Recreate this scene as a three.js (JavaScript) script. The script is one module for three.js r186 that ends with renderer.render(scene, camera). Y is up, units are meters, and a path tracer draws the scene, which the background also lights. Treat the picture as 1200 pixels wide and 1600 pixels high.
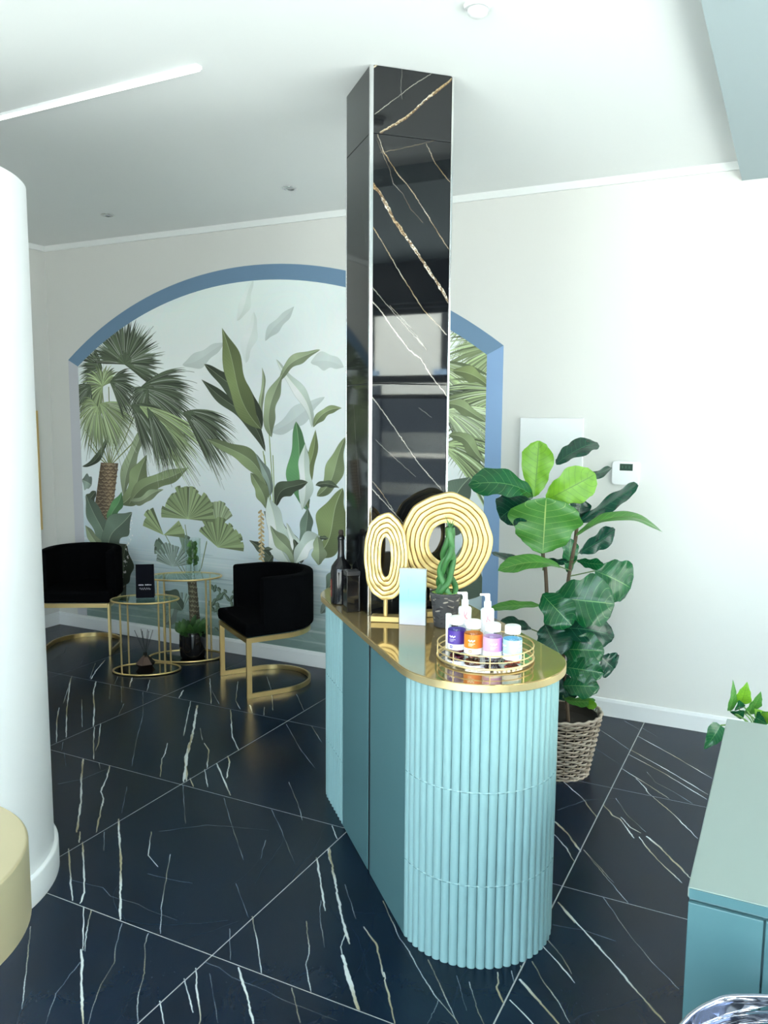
import * as THREE from 'three';
import { RoundedBoxGeometry } from 'three/addons/geometries/RoundedBoxGeometry.js';
import { mergeGeometries, mergeVertices, toCreasedNormals } from 'three/addons/utils/BufferGeometryUtils.js';
import { TessellateModifier } from 'three/addons/modifiers/TessellateModifier.js';
import { RectAreaLightUniformsLib } from 'three/addons/lights/RectAreaLightUniformsLib.js';

// ------------------------------------------------------------------ camera, sky, lights, exposure
const renderer = new THREE.WebGLRenderer({ antialias: true });
renderer.toneMapping = THREE.LinearToneMapping;
renderer.toneMappingExposure = 1.04;
renderer.shadowMap.enabled = true;
RectAreaLightUniformsLib.init();
const scene = new THREE.Scene();
const camera = new THREE.PerspectiveCamera(64.36, 1200 / 1600, 0.05, 60);
camera.rotation.order = 'YXZ';
camera.position.set(0, 1.9102, 0);
camera.rotation.set(-0.1183, 0.4657, 0.0066);

const SKY_STRENGTH = 8.5;
{ // bright overcast sky, a little blue overhead; pale pavement colour below the horizon
  const W = 64, H = 32, data = new Float32Array(W * H * 4);
  for (let y = 0; y < H; y++) for (let x = 0; x < W; x++) {
    const up = ((y + 0.5) / H - 0.5) * Math.PI, s = Math.max(0, Math.sin(up));
    const c = up > 0 ? [0.86 - 0.14 * s, 0.97 - 0.05 * s, 1.08 + 0.02 * s] : [1.15, 1.16, 1.13];
    data.set([...c, 1], (y * W + x) * 4);
  }
  const t = new THREE.DataTexture(data, W, H, THREE.RGBAFormat, THREE.FloatType);
  t.mapping = THREE.EquirectangularReflectionMapping; t.magFilter = THREE.LinearFilter; t.minFilter = THREE.LinearFilter; t.needsUpdate = true;
  scene.background = t; scene.backgroundIntensity = SKY_STRENGTH;
}

// afternoon sun from behind the building: it reaches the house across the street, not this room
const sun = new THREE.DirectionalLight(new THREE.Color().setRGB(1, 0.95, 0.86), 26);
sun.position.set(-12, 14, -5); sun.target.position.set(8, 2, 0); sun.castShadow = true; sun.shadow.mapSize.set(2048, 2048);
Object.assign(sun.shadow.camera, { left: -16, right: 16, top: 16, bottom: -16, near: 0.5, far: 60 });
scene.add(sun, sun.target);

// ------------------------------------------------------------------ helpers
const V = (x, y, z) => new THREE.Vector3(x, y, z);
const PI = Math.PI, S2 = Math.SQRT1_2;
let seed = 7;
const rnd = (a = 1, b) => { seed = (seed * 1664525 + 1013904223) >>> 0; const u = seed / 4294967296; return b === undefined ? u * a : a + u * (b - a); };
const used = new Map();
function numbered(name) { const n = used.get(name) ?? 0; used.set(name, n + 1); return n ? name + '_' + String(n).padStart(3, '0') : name; }
function mesh(name, geo, mat, parent) {
  const m = new THREE.Mesh(geo, mat); m.castShadow = m.receiveShadow = true;
  if (parent) { m.name = name; parent.add(m); } else { m.name = numbered(name); scene.add(m); }
  return m;
}
function thing(name, label, category, [x, y, z] = [0, 0, 0], turn = 0, group) {
  const o = new THREE.Group(); o.name = numbered(name); scene.add(o);
  o.position.set(x, y, z); o.rotation.y = turn; o.userData = { label, category };
  if (group) o.userData.group = group;
  return o;
}
function tag(o, label, category, group) { o.userData.label = label; o.userData.category = category; if (group) o.userData.group = group; return o; }
function struct(name, geo, mat, parent) { const m = mesh(name, geo, mat, parent); if (!parent) m.userData.kind = 'structure'; return m; }
const box = (w, h, d, x = 0, y = 0, z = 0) => new THREE.BoxGeometry(w, h, d).translate(x, y, z);
const rbox = (w, h, d, r, x = 0, y = 0, z = 0, seg = 2) => new RoundedBoxGeometry(w, h, d, seg, r).translate(x, y, z);
const span = (x0, x1, y0, y1, z0, z1) => box(x1 - x0, y1 - y0, z1 - z0, (x0 + x1) / 2, (y0 + y1) / 2, (z0 + z1) / 2);
const cyl = (r0, r1, h, n = 32, x = 0, y = 0, z = 0) => new THREE.CylinderGeometry(r1, r0, h, n).translate(x, y + h / 2, z);   // r0 below, r1 above, base at y
const lathe = (pts, n = 40) => new THREE.LatheGeometry(pts.map(([r, y]) => new THREE.Vector2(r, y)), n);
const tube = (pts, r, seg = 40, rad = 8, closed = false) => new THREE.TubeGeometry(new THREE.CatmullRomCurve3(pts, closed, 'catmullrom', 0.5), seg, r, rad, closed);
function rod(a, b, r, n = 10, r1 = r) {
  const d = b.clone().sub(a), g = new THREE.CylinderGeometry(r1, r, d.length(), n);
  g.applyQuaternion(new THREE.Quaternion().setFromUnitVectors(V(0, 1, 0), d.clone().normalize()));
  return g.translate((a.x + b.x) / 2, (a.y + b.y) / 2, (a.z + b.z) / 2);
}
const merge = (list) => mergeGeometries(list.map((g) => { const n = g.index ? g.toNonIndexed() : g; for (const k of Object.keys(n.attributes)) if (!['position', 'normal', 'uv'].includes(k)) n.deleteAttribute(k); return n; }));
// a bar of rectangular section along a path on the floor plane: points are [x, z]
function ribbon(pts, half, y0, y1, closed = false) {
  const n = pts.length, P = [], idx = [];
  const dirAt = (i) => {
    const a = pts[closed ? (i + n - 1) % n : Math.max(0, i - 1)], b = pts[closed ? (i + 1) % n : Math.min(n - 1, i + 1)];
    const dx = b[0] - a[0], dz = b[1] - a[1], l = Math.hypot(dx, dz) || 1; return [dx / l, dz / l];
  };
  for (let i = 0; i < n; i++) {
    const [dx, dz] = dirAt(i), [x, z] = pts[i];
    P.push([x - dz * half, y0, z + dx * half], [x - dz * half, y1, z + dx * half], [x + dz * half, y1, z - dx * half], [x + dz * half, y0, z - dx * half]);
  }
  const m = closed ? n : n - 1;
  for (let i = 0; i < m; i++) for (let k = 0; k < 4; k++) {
    const a = i * 4 + k, b = i * 4 + (k + 1) % 4, c = ((i + 1) % n) * 4 + (k + 1) % 4, d = ((i + 1) % n) * 4 + k;
    idx.push(a, c, b, a, d, c);
  }
  if (!closed) { const e = (n - 1) * 4; idx.push(0, 1, 2, 0, 2, 3, e, e + 2, e + 1, e, e + 3, e + 2); }
  const g = new THREE.BufferGeometry();
  g.setAttribute('position', new THREE.Float32BufferAttribute(P.flat(), 3)); g.setIndex(idx);
  const c = toCreasedNormals(g, 0.6);
  c.setAttribute('uv', new THREE.Float32BufferAttribute(new Float32Array(c.attributes.position.count * 2), 2));
  return c;
}
function canvas(w, h, draw) { const c = document.createElement('canvas'); c.width = w; c.height = h; draw(c.getContext('2d'), w, h); return c; }
function texture(c, srgb = true) {
  const t = new THREE.CanvasTexture(c); if (srgb) t.colorSpace = THREE.SRGBColorSpace;
  t.wrapS = t.wrapT = THREE.RepeatWrapping; t.magFilter = THREE.LinearFilter; t.anisotropy = 8; return t;
}
const lin = (r, g, b) => new THREE.Color().setRGB(r, g, b);
const mat = (color, roughness = 0.6, metalness = 0, more = {}) => new THREE.MeshStandardMaterial({ color, roughness, metalness, ...more });
const phys = (color, roughness, metalness, more) => new THREE.MeshPhysicalMaterial({ color, roughness, metalness, ...more });
const css = (r, g, b, a = 1) => 'rgba(' + Math.round(r) + ',' + Math.round(g) + ',' + Math.round(b) + ',' + a + ')';

// fine grain shared by painted surfaces
function noiseTexture(size, lo, hi, blur) {
  return texture(canvas(size, size, (g) => {
    const d = g.createImageData(size, size);
    for (let i = 0; i < size * size; i++) { const v = lo + (hi - lo) * rnd(); d.data.set([v, v, v, 255], i * 4); }
    g.putImageData(d, 0, 0);
    if (blur) { const s = document.createElement('canvas'); s.width = s.height = size / blur; s.getContext('2d').drawImage(g.canvas, 0, 0, size / blur, size / blur); g.globalAlpha = 0.7; g.drawImage(s, 0, 0, size, size); }
  }), false);
}
const grain = noiseTexture(256, 90, 165, 2);

// ------------------------------------------------------------------ materials
const M = {
  wall: mat(lin(0.715, 0.71, 0.685), 0.85, 0, { bumpMap: grain, bumpScale: 0.0004 }),
  ceiling: mat(lin(0.82, 0.835, 0.83), 0.9),
  trim: mat(lin(0.78, 0.79, 0.80), 0.5),
  whitePaint: mat(lin(0.87, 0.885, 0.90), 0.55),
  grout: mat(lin(0.42, 0.43, 0.42), 0.8),
  gold: mat(lin(0.80, 0.60, 0.27), 0.30, 1),
  goldSatin: mat(lin(0.82, 0.66, 0.36), 0.42, 1),
  goldTop: mat(lin(0.36, 0.26, 0.115), 0.06, 0.6),
  goldLeaf: mat(lin(0.66, 0.49, 0.21), 0.40, 0.8, { bumpMap: grain, bumpScale: 0.002 }),
  goldDrum: mat(lin(0.50, 0.44, 0.28), 0.45, 0.6),
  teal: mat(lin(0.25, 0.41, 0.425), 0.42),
  tealDoorShaded: mat(lin(0.078, 0.172, 0.19), 0.38),  // counter teal darkened: shade on the doors' side is put into the colour
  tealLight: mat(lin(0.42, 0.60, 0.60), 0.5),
  cabinet: mat(lin(0.225, 0.285, 0.262), 0.30),
  cabinetFront: mat(lin(0.062, 0.14, 0.158), 0.22),
  dark: mat(lin(0.006, 0.008, 0.010), 0.5),
  velvet: phys(lin(0.0022, 0.0024, 0.003), 0.95, 0, { sheen: 0.1, sheenColor: lin(0.012, 0.013, 0.016), sheenRoughness: 0.4, specularIntensity: 0.1 }),
  chrome: mat(lin(0.44, 0.46, 0.54), 0.08, 1),
  steel: mat(lin(0.80, 0.80, 0.80), 0.22, 1),
  glass: phys(lin(0.94, 0.98, 0.97), 0.02, 0, { transmission: 1, thickness: 0, ior: 1.5 }),
  greenGlass: phys(lin(0.80, 0.93, 0.90), 0.02, 0, { transmission: 1, thickness: 0, ior: 1.5 }),
  frameBlack: mat(lin(0.012, 0.013, 0.015), 0.4),
  mirror: mat(lin(0.9, 0.9, 0.9), 0.02, 1),
  whitePlastic: mat(lin(0.86, 0.87, 0.88), 0.35),
  blackGloss: mat(lin(0.006, 0.006, 0.007), 0.08),
  soil: mat(lin(0.02, 0.015, 0.01), 0.95),
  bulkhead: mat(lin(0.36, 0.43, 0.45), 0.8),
};

// ------------------------------------------------------------------ room shell
const CEIL = 3.34, ZB = -5.1617, XL = -5.901, XR = 1.9, ZF = 1.2, T = 0.2;
struct('wall_back', span(XL - T, XR + T, -0.1, CEIL + 0.1, ZB - T, ZB), M.wall);
struct('wall_left', span(XL - T, XL, -0.1, CEIL + 0.1, ZB, ZF), M.wall);
function wallWithHole(name, len, hole, place) {
  const s = new THREE.Shape([[0, -0.1], [len, -0.1], [len, CEIL + 0.1], [0, CEIL + 0.1]].map(([x, y]) => new THREE.Vector2(x, y)));
  s.holes.push(new THREE.Path([[hole[0], hole[2]], [hole[0], hole[3]], [hole[1], hole[3]], [hole[1], hole[2]]].map(([x, y]) => new THREE.Vector2(x, y))));
  const g = new THREE.ExtrudeGeometry(s, { depth: T, bevelEnabled: false });
  place(g); return struct(name, g, M.wall);
}
// right wall: long shop window; front wall: glazed entrance beside it
const RW = [-4.5, 0.9, 0.35, 2.86], FW = [-3.2, 1.6, 0.06, 2.95];
wallWithHole('wall_right', ZF - ZB, [RW[0] - ZB, RW[1] - ZB, RW[2], RW[3]], (g) => g.rotateY(-PI / 2).translate(XR + T, 0, ZB));
wallWithHole('wall_front', XR - XL + 2 * T, [FW[0] - XL + T, FW[1] - XL + T, FW[2], FW[3]], (g) => g.translate(XL - T, 0, ZF));
struct('ceiling', span(XL - T, XR + T, CEIL, CEIL + 0.2, ZB - T, ZF + T), M.ceiling);
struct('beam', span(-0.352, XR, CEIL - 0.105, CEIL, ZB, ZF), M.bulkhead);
{ // windows: frames, mullions and panes
  const w1 = new THREE.Group(); w1.name = 'window_1'; w1.userData.kind = 'structure'; scene.add(w1);
  const [z0, z1, y0, y1] = RW, x = XR + 0.1, d = 0.03;
  const parts = [span(x - d, x + d, y0, y0 + 0.06, z0, z1), span(x - d, x + d, y1 - 0.05, y1, z0, z1), span(x - d, x + d, y0, y1, z0, z0 + 0.06), span(x - d, x + d, y0, y1, z1 - 0.06, z1),
    span(x - d, x + d, 2.20, 2.27, z0, z1), span(x - d, x + d, 2.06, 2.10, z0, z1)];
  for (const zz of [-3.6, -2.4, -0.8]) parts.push(span(x - d, x + d, y0, y1, zz - 0.05, zz + 0.05));
  mesh('window_frame', merge(parts), M.frameBlack, w1);
  for (const [a, b] of [[z0, -3.65], [-3.55, -2.45], [-2.35, -0.85], [-0.75, z1]]) mesh('pane', span(x - 0.004, x + 0.004, y0 + 0.06, y1 - 0.05, a + 0.01, b - 0.01), M.glass, w1);
  mesh('window_sill', span(XR - 0.12, XR + 0.06, y0 - 0.04, y0, z0, z1), M.whitePaint, w1);
  const w2 = new THREE.Group(); w2.name = 'window_2'; w2.userData.kind = 'structure'; scene.add(w2);
  const [a0, a1, b0, b1] = FW, z = ZF + 0.1;
  const p2 = [span(a0, a1, b0, b0 + 0.06, z - d, z + d), span(a0, a1, b1 - 0.06, b1, z - d, z + d)];
  const xs = [a0 + 0.03, -2.0, -0.8, 0.4, a1 - 0.03];
  for (const q of xs) p2.push(span(q - 0.03, q + 0.03, b0, b1, z - d, z + d));
  mesh('window_frame', merge(p2), M.frameBlack, w2);
  for (let i = 0; i < 4; i++) mesh('pane', span(xs[i] + 0.03, xs[i + 1] - 0.03, b0 + 0.06, b1 - 0.06, z - 0.004, z + 0.004), M.glass, w2);
}
// skirting boards: a flat board with a small chamfered top
function skirting(name, a, b, nx, nz, cut = 0.115) {
  const s = new THREE.Shape([[0, 0.001], [0.016, 0.001], [0.016, cut - 0.02], [0.010, cut - 0.004], [0.004, cut], [0, cut]].map(([x, y]) => new THREE.Vector2(x, y)));
  const len = Math.hypot(b[0] - a[0], b[1] - a[1]), g = new THREE.ExtrudeGeometry(s, { depth: len, bevelEnabled: false });
  const dir = V(b[0] - a[0], 0, b[1] - a[1]).normalize(), m = new THREE.Matrix4().makeBasis(V(nx, 0, nz), V(0, 1, 0), dir);
  g.applyMatrix4(m).translate(a[0], 0, a[1]);
  return struct(name, g, M.trim);
}
skirting('baseboard_back', [XR, ZB], [XL, ZB], 0, 1);
skirting('baseboard_left', [XL, ZB], [XL, ZF], 1, 0);
// small cove where wall and ceiling meet
struct('trim_1', span(XL + 0.0005, -0.355, CEIL - 0.045, CEIL - 0.0005, ZB + 0.0005, ZB + 0.02), M.ceiling);
struct('trim_2', span(XL + 0.0005, XL + 0.02, CEIL - 0.045, CEIL - 0.0005, ZB + 0.021, ZF - 0.001), M.ceiling);

// ------------------------------------------------------------------ floor: 1 m marble tiles, laid stack bond
const FLOOR_VEINS = [
[26,-530,-470,-515,-454,-506,-433],
[24,-493,-454,-473,-430],
[35,-471,-444,-447,-416],
[72,-471,-454,-456,-430,-445,-415],
[42,-463,-414,-423,-370],
[72,-459,-409,-411,-362,-376,-330],
[60,-419,-363,-403,-347,-375,-322],
[39,-418,-381,-380,-346],
[83,-438,-413,-421,-394,-397,-372,-375,-350],
[32,-423,-412,-402,-390],
[32,-414,-413,-390,-389],
[31,-387,-388,-375,-371],
[34,-432,-428,-422,-415],
[90,-421,-431,-408,-415],
[55,-406,-433,-391,-414],
[27,-372,-324,-363,-315],
[56,-373,-349,-356,-332,-338,-315],
[56,-374,-355,-353,-333,-346,-324],
[28,-392,-411,-361,-378,-337,-347,-313,-318],
[54,-317,-351,-308,-339,-305,-333,-290,-315],
[48,-351,-412,-316,-364],
[144,-311,-366,-295,-341,-274,-317],
[17,-360,-314,-344,-301],
[96,-343,-312,-323,-292,-307,-277,-284,-253],
[73,-324,-313,-314,-301,-305,-288,-298,-283,-276,-257],
[25,-331,-284,-324,-294,-322,-312],
[35,-332,-313,-325,-307],
[15,-297,-298,-279,-276],
[74,-276,-271,-267,-262],
[90,-267,-262,-249,-245,-218,-213],
[72,-283,-254,-276,-247],
[71,-275,-248,-256,-231,-244,-220,-240,-214],
[66,-276,-241,-256,-224,-255,-223,-244,-214],
[28,-273,-259,-261,-247],
[42,-254,-269,-241,-253,-231,-248],
[31,-233,-258,-211,-228,-199,-214],
[13,-256,-224,-248,-225,-240,-226,-233,-223,-219,-224,-213,-223,-199,-223],
[13,-231,-242,-220,-243,-210,-245],
[46,-237,-213,-217,-194],
[41,-233,-213,-223,-201,-216,-194],
[82,-218,-194,-213,-190,-207,-184,-195,-173,-189,-168],
[21,-213,-189,-210,-180,-208,-174,-200,-163],
[27,-216,-212,-209,-202,-202,-194,-198,-184,-193,-176,-188,-169],
[32,-203,-212,-200,-207,-189,-195,-184,-187,-180,-182,-174,-176],
[34,-245,-195,-230,-181,-212,-164],
[46,-175,-199,-162,-188],
[50,-175,-187,-167,-180],
[53,-370,-456,-336,-415],
[32,-359,-442,-331,-417],
[54,-348,-460,-325,-427,-313,-416],
[44,-336,-479,-313,-452,-293,-424],
[93,-312,-425,-302,-414],
[41,-301,-426,-293,-414],
[31,-296,-457,-275,-433],
[87,-370,-427,-362,-413],
[48,-341,-398,-316,-364],
[136,-342,-408,-314,-370,-297,-345,-275,-316],
[38,-315,-378,-302,-364],
[64,-298,-361,-289,-354,-275,-335],
[67,-318,-412,-290,-377,-274,-362],
[66,-275,-321,-267,-314],
[50,-275,-333,-260,-317],
[81,-274,-342,-244,-315],
[71,-275,-353,-269,-347,-258,-330],
[28,-272,-408,-244,-380,-223,-362],
[32,-226,-341,-208,-322,-198,-310],
[38,-257,-413,-238,-394],
[23,-273,-313,-245,-282],
[22,-245,-311,-225,-291,-202,-269],
[22,-217,-312,-203,-299,-181,-277],
[15,-251,-271,-235,-286,-223,-290,-207,-295],
[21,-203,-287,-196,-273],
[58,-183,-312,-175,-303],
[82,-174,-293,-167,-284],
[69,-175,-285,-172,-281],
[98,-174,-294,-158,-272,-144,-253,-134,-241],
[77,-174,-284,-158,-262,-152,-254],
[25,-157,-259,-152,-250,-141,-235],
[46,-138,-245,-136,-238,-133,-234],
[150,-133,-234,-122,-221,-115,-213],
[24,-154,-273,-139,-255],
[64,-134,-252,-125,-245,-115,-231],
[39,-155,-245,-145,-231,-142,-224,-133,-213],
[41,-175,-238,-164,-226,-153,-213],
[23,-178,-228,-167,-214],
[79,-162,-212,-150,-201,-142,-193],
[56,-175,-205,-167,-196,-159,-188,-157,-185],
[35,-140,-212,-129,-200],
[16,-174,-209,-168,-209,-161,-207,-147,-207,-140,-206,-128,-206,-119,-206],
[15,-169,-205,-152,-188],
[12,-194,-253,-176,-237],
[38,-135,-270,-119,-252,-114,-248,-103,-237,-95,-230,-86,-224,-84,-222],
[37,-105,-246,-98,-238,-92,-231,-86,-224],
[63,-116,-233,-107,-220,-102,-213],
[20,-94,-229,-93,-221,-93,-218],
[16,-93,-243,-84,-229],
[31,-88,-242,-81,-231,-77,-226],
[65,-81,-251,-79,-246,-79,-244,-74,-237],
[27,-77,-254,-74,-248],
[67,-75,-258,-74,-256],
[94,-73,-251,-67,-246,-62,-242,-56,-237],
[37,-72,-262,-65,-253,-59,-247,-53,-239],
[51,-71,-272,-63,-265,-56,-258],
[34,-70,-276,-63,-269,-58,-262],
[57,-73,-240,-67,-236,-63,-233],
[61,-73,-301,-64,-291],
[38,-102,-495,-86,-479,-75,-467],
[55,-74,-490,-51,-470,-29,-449],
[70,-74,-467,-52,-449,-29,-428],
[61,-74,-460,-53,-444,-29,-422],
[59,-74,-439,-59,-426,-46,-414],
[57,-65,-430,-60,-423,-56,-415,-42,-398,-29,-379],
[33,-61,-441,-55,-430,-45,-423,-35,-414],
[29,-86,-512,-74,-500],
[29,-74,-505,-63,-494],
[26,-96,-463,-75,-443],
[56,-99,-409,-85,-394,-74,-377],
[96,-91,-364,-83,-356,-74,-343],
[57,-89,-353,-81,-344,-74,-333],
[69,-74,-392,-68,-383,-64,-381,-55,-366],
[60,-64,-383,-58,-375,-53,-372],
[31,-70,-402,-62,-387,-51,-374],
[93,-50,-370,-44,-364,-28,-343],
[62,-53,-368,-49,-361,-42,-351,-31,-338],
[24,-93,-376,-83,-393,-70,-402],
[35,-73,-345,-67,-338,-56,-325],
[73,-73,-301,-58,-286,-46,-274,-38,-265,-26,-253],
[28,-58,-313,-44,-293,-35,-282,-24,-271],
[35,-73,-345,-67,-337,-48,-313],
[12,-71,-286,-59,-288,-48,-287]
];
{
  const floor = new THREE.Group(); floor.name = 'floor'; floor.userData.kind = 'structure'; scene.add(floor);
  mesh('grout_bed', span(XL, XR, -0.1, -0.0015, ZB, ZF), M.grout, floor);
  const GX = -3.743, GZ = -4.13, gap = 0.0028, PX = 620;
  const bed = (g, n) => {                                              // black stone ground with soft clouds and hair veins
    g.fillStyle = css(11, 27, 45); g.fillRect(0, 0, n, n);
    for (let i = 0; i < 26; i++) {
      const x = rnd(n), y = rnd(n), r = rnd(50, 200), q = g.createRadialGradient(x, y, 0, x, y, r), w = rnd() < 0.5;
      q.addColorStop(0, w ? css(26, 42, 58, 0.22) : css(9, 17, 26, 0.35)); q.addColorStop(1, css(11, 27, 45, 0)); g.fillStyle = q; g.fillRect(0, 0, n, n);
    }
    for (let i = 0; i < 500; i++) { g.fillStyle = css(120, 140, 155, rnd(0.02, 0.14)); const s = rnd(0.5, 1.6); g.fillRect(rnd(n), rnd(n), s, s); }
    for (let i = 0; i < 9; i++) { let x = rnd(n), y = rnd(n), a = rnd(0.7, 1.4) + (rnd() < 0.25 ? 1.3 : 0); g.beginPath(); g.moveTo(x, y); for (let k = 0; k < 10; k++) { x += Math.cos(a) * n * 0.05; y += Math.sin(a) * n * 0.05; a += rnd(-0.3, 0.3); g.lineTo(x, y); } g.strokeStyle = css(120, 125, 122, rnd(0.08, 0.26)); g.lineWidth = rnd(0.6, 1.4); g.stroke(); }
  };
  const vein = (g, pts, w) => {                                        // a jagged mineral vein, cream with tan stretches
    const P = [];
    for (let i = 0; i + 1 < pts.length; i++) {
      const [x0, y0] = pts[i], [x1, y1] = pts[i + 1], l = Math.hypot(x1 - x0, y1 - y0), n = Math.max(1, Math.round(l / 9));
      for (let k = 0; k < n; k++) { const j = k ? rnd(-1, 1) * Math.min(2.4, 0.8 + w * 0.22) + Math.sin(k * 0.7 + w * 5) * 1.1 : 0; P.push([x0 + (x1 - x0) * k / n + j, y0 + (y1 - y0) * k / n + j * 0.4]); }
    }
    P.push(pts[pts.length - 1]);
    g.lineCap = 'round';
    for (let i = 0; i + 1 < P.length; i++) {
      const tan = Math.max(0, Math.sin(i * 0.13 + w * 3)), f = Math.min(1, (P.length - i) / 6 + 0.35);
      g.strokeStyle = css(204 - 44 * tan, 210 - 60 * tan, 208 - 88 * tan, Math.min(1, 0.42 + w * 0.18));
      g.lineWidth = Math.max(0.8, w * f * (0.85 + 0.2 * Math.sin(i * 0.5 + w))); g.beginPath(); g.moveTo(...P[i]); g.lineTo(...P[i + 1]); g.stroke();
    }
    if (w > 4) for (let i = 0; i < P.length; i += 1) for (let q = 0; q < 3; q++) { g.fillStyle = css(110, 100, 80, rnd(0.1, 0.45)); g.fillRect(P[i][0] + rnd(-w, w) * 0.4, P[i][1] + rnd(-4, 4), 1, 1); }
  };
  const common = [0, 1, 2].map(() => texture(canvas(512, 512, (g, n) => { bed(g, n); for (let i = 0; i < 7; i++) { const x = rnd(n), y = rnd(n * 0.5); vein(g, [[x, y], [x + rnd(20, 60), y + rnd(60, 140)], [x + rnd(40, 150), y + rnd(160, 320)]], rnd(1, 5)); } })));
  const mats = common.map((t) => phys(0xffffff, 0.27, 0, { map: t, specularIntensity: 0.5 }));
  for (let i = -3; i < 6; i++) for (let j = -1; j < 6; j++) {
    const x0 = Math.max(XL, GX + i) + gap, x1 = Math.min(XR, GX + i + 1) - gap, z0 = Math.max(ZB, j === -1 ? -9 : GZ + j) + gap, z1 = Math.min(ZF, GZ + j + 1) - gap;
    if (x1 - x0 < 0.02 || z1 - z0 < 0.02 || (j > -1 && GZ + j >= ZF)) continue;
    const L = FLOOR_VEINS.filter((v) => { const xs = v.filter((_, k) => k % 2 === 1), zs = v.filter((_, k) => k && k % 2 === 0); return Math.min(...xs) / 100 < x1 && Math.max(...xs) / 100 > x0 && Math.min(...zs) / 100 < z1 && Math.max(...zs) / 100 > z0; });
    let m = mats[(i * 5 + j * 3 + 30) % 3];
    if (L.length) {
      const w = Math.round(PX * (x1 - x0)), h = Math.round(PX * (z1 - z0)), k = w / (x1 - x0);
      m = phys(0xffffff, 0.27, 0, { specularIntensity: 0.5, map: texture(canvas(w, h, (g) => { bed(g, Math.max(w, h)); for (const v of L) { const pts = []; for (let q = 1; q < v.length; q += 2) pts.push([(v[q] / 100 - x0) * k, (v[q + 1] / 100 - z0) * k]); vein(g, pts, Math.max(1.2, 1.08 * v[0] / 10000 * k)); } })) });
    }
    mesh('tile', span(x0, x1, -0.011, 0, z0, z1), m, floor);
  }
}

// ------------------------------------------------------------------ mural in its painted arch frame on the back wall
const MURAL_LEAVES = [
[59,121,85,183,13,-10,5],
[56,114,86,157,19,15,4],
[65,115,130,148,14,-12,4],
[66,118,103,129,8,10,5],
[12,145,47,177,6,25,2],
[22,129,11,133,14,10,6],
[15,112,27,124,10,0,2],
[39,67,15,120,22,12,3],
[33,64,13,93,12,10,5],
[42,95,57,125,12,-5,7],
[39,69,68,108,24,-25,3],
[50,44,60,80,21,10,2],
[201,180,166,257,20,-12,1],
[202,180,148,230,17,18,2],
[205,163,145,218,12,16,2],
[203,190,203,226,4,0,5],
[211,174,222,222,12,-25,5],
[219,216,254,238,8,-25,5],
[247,182,216,232,9,15,8],
[215,149,233,177,10,-20,3],
[207,133,149,171,13,28,4],
[205,119,191,146,12,18,4],
[209,129,196,161,7,20,6],
[242,120,233,186,20,-6,7],
[244,121,250,180,10,-12,1],
[238,120,241,170,12,5,8],
[248,182,272,196,7,-30,4],
[251,131,275,175,14,15,4],
[214,121,243,141,12,-35,2],
[250,139,270,138,5,-20,2],
[234,77,203,117,17,12,3],
[228,76,207,128,20,-10,8],
[231,77,209,106,12,10,5],
[237,79,224,109,8,5,8],
[250,85,273,138,26,10,1],
[243,88,243,122,12,-10,3],
[237,79,230,97,9,10,2],
[257,99,231,77,14,35,8],
[252,79,251,101,12,10,5],
[211,79,189,93,7,10,2],
[204,74,211,83,9,0,2],
[201,87,211,88,3,0,2],
[253,100,261,100,3,0,2],
[259,61,273,83,12,10,3],
[254,42,268,66,8,10,6],
[100,15,115,42,11,20,6],
[120,29,100,42,16,20,3]
];
const MURAL_FANS = [
[39,229,24,120,250,22,25,2,16],
[39,214,26,100,330,22,40,4,16],
[25,214,22,90,200,14,40,2,16],
[65,232,35,-172,28,44,8,2,18],
[80,211,50,-35,42,34,30,2,18],
[89,211,21,90,200,12,50,2,18],
[32,197,24,60,230,26,60,4,14],
[35,199,36,-12,70,26,30,4,11],
[71,198,35,-10,70,18,30,2,13],
[80,197,59,2,44,26,25,4,15],
[48,217,27,-45,60,20,30,2,13],
[105,181,28,20,110,16,20,4,11],
[126,192,43,-15,50,26,35,2,15],
[88,196,44,38,80,18,20,2,11]
];
const MURAL_BLADES = [
[128,106,27,184,356,17,4,37],
[102,91,25,205,236,4,4,44],
[102,91,21,-30,-8,4,4,44],
[158,85,25,-30,-3,6,4,36],
[158,85,24,-140,-36,12,4,30],
[158,101,21,-104,-40,9,5,23],
[111,65,20,195,345,15,6,20],
[110,76,18,185,215,4,3,40],
[123,78,14,-100,-30,6,3,35],
[120,29,16,190,300,8,6,18]
];
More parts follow.
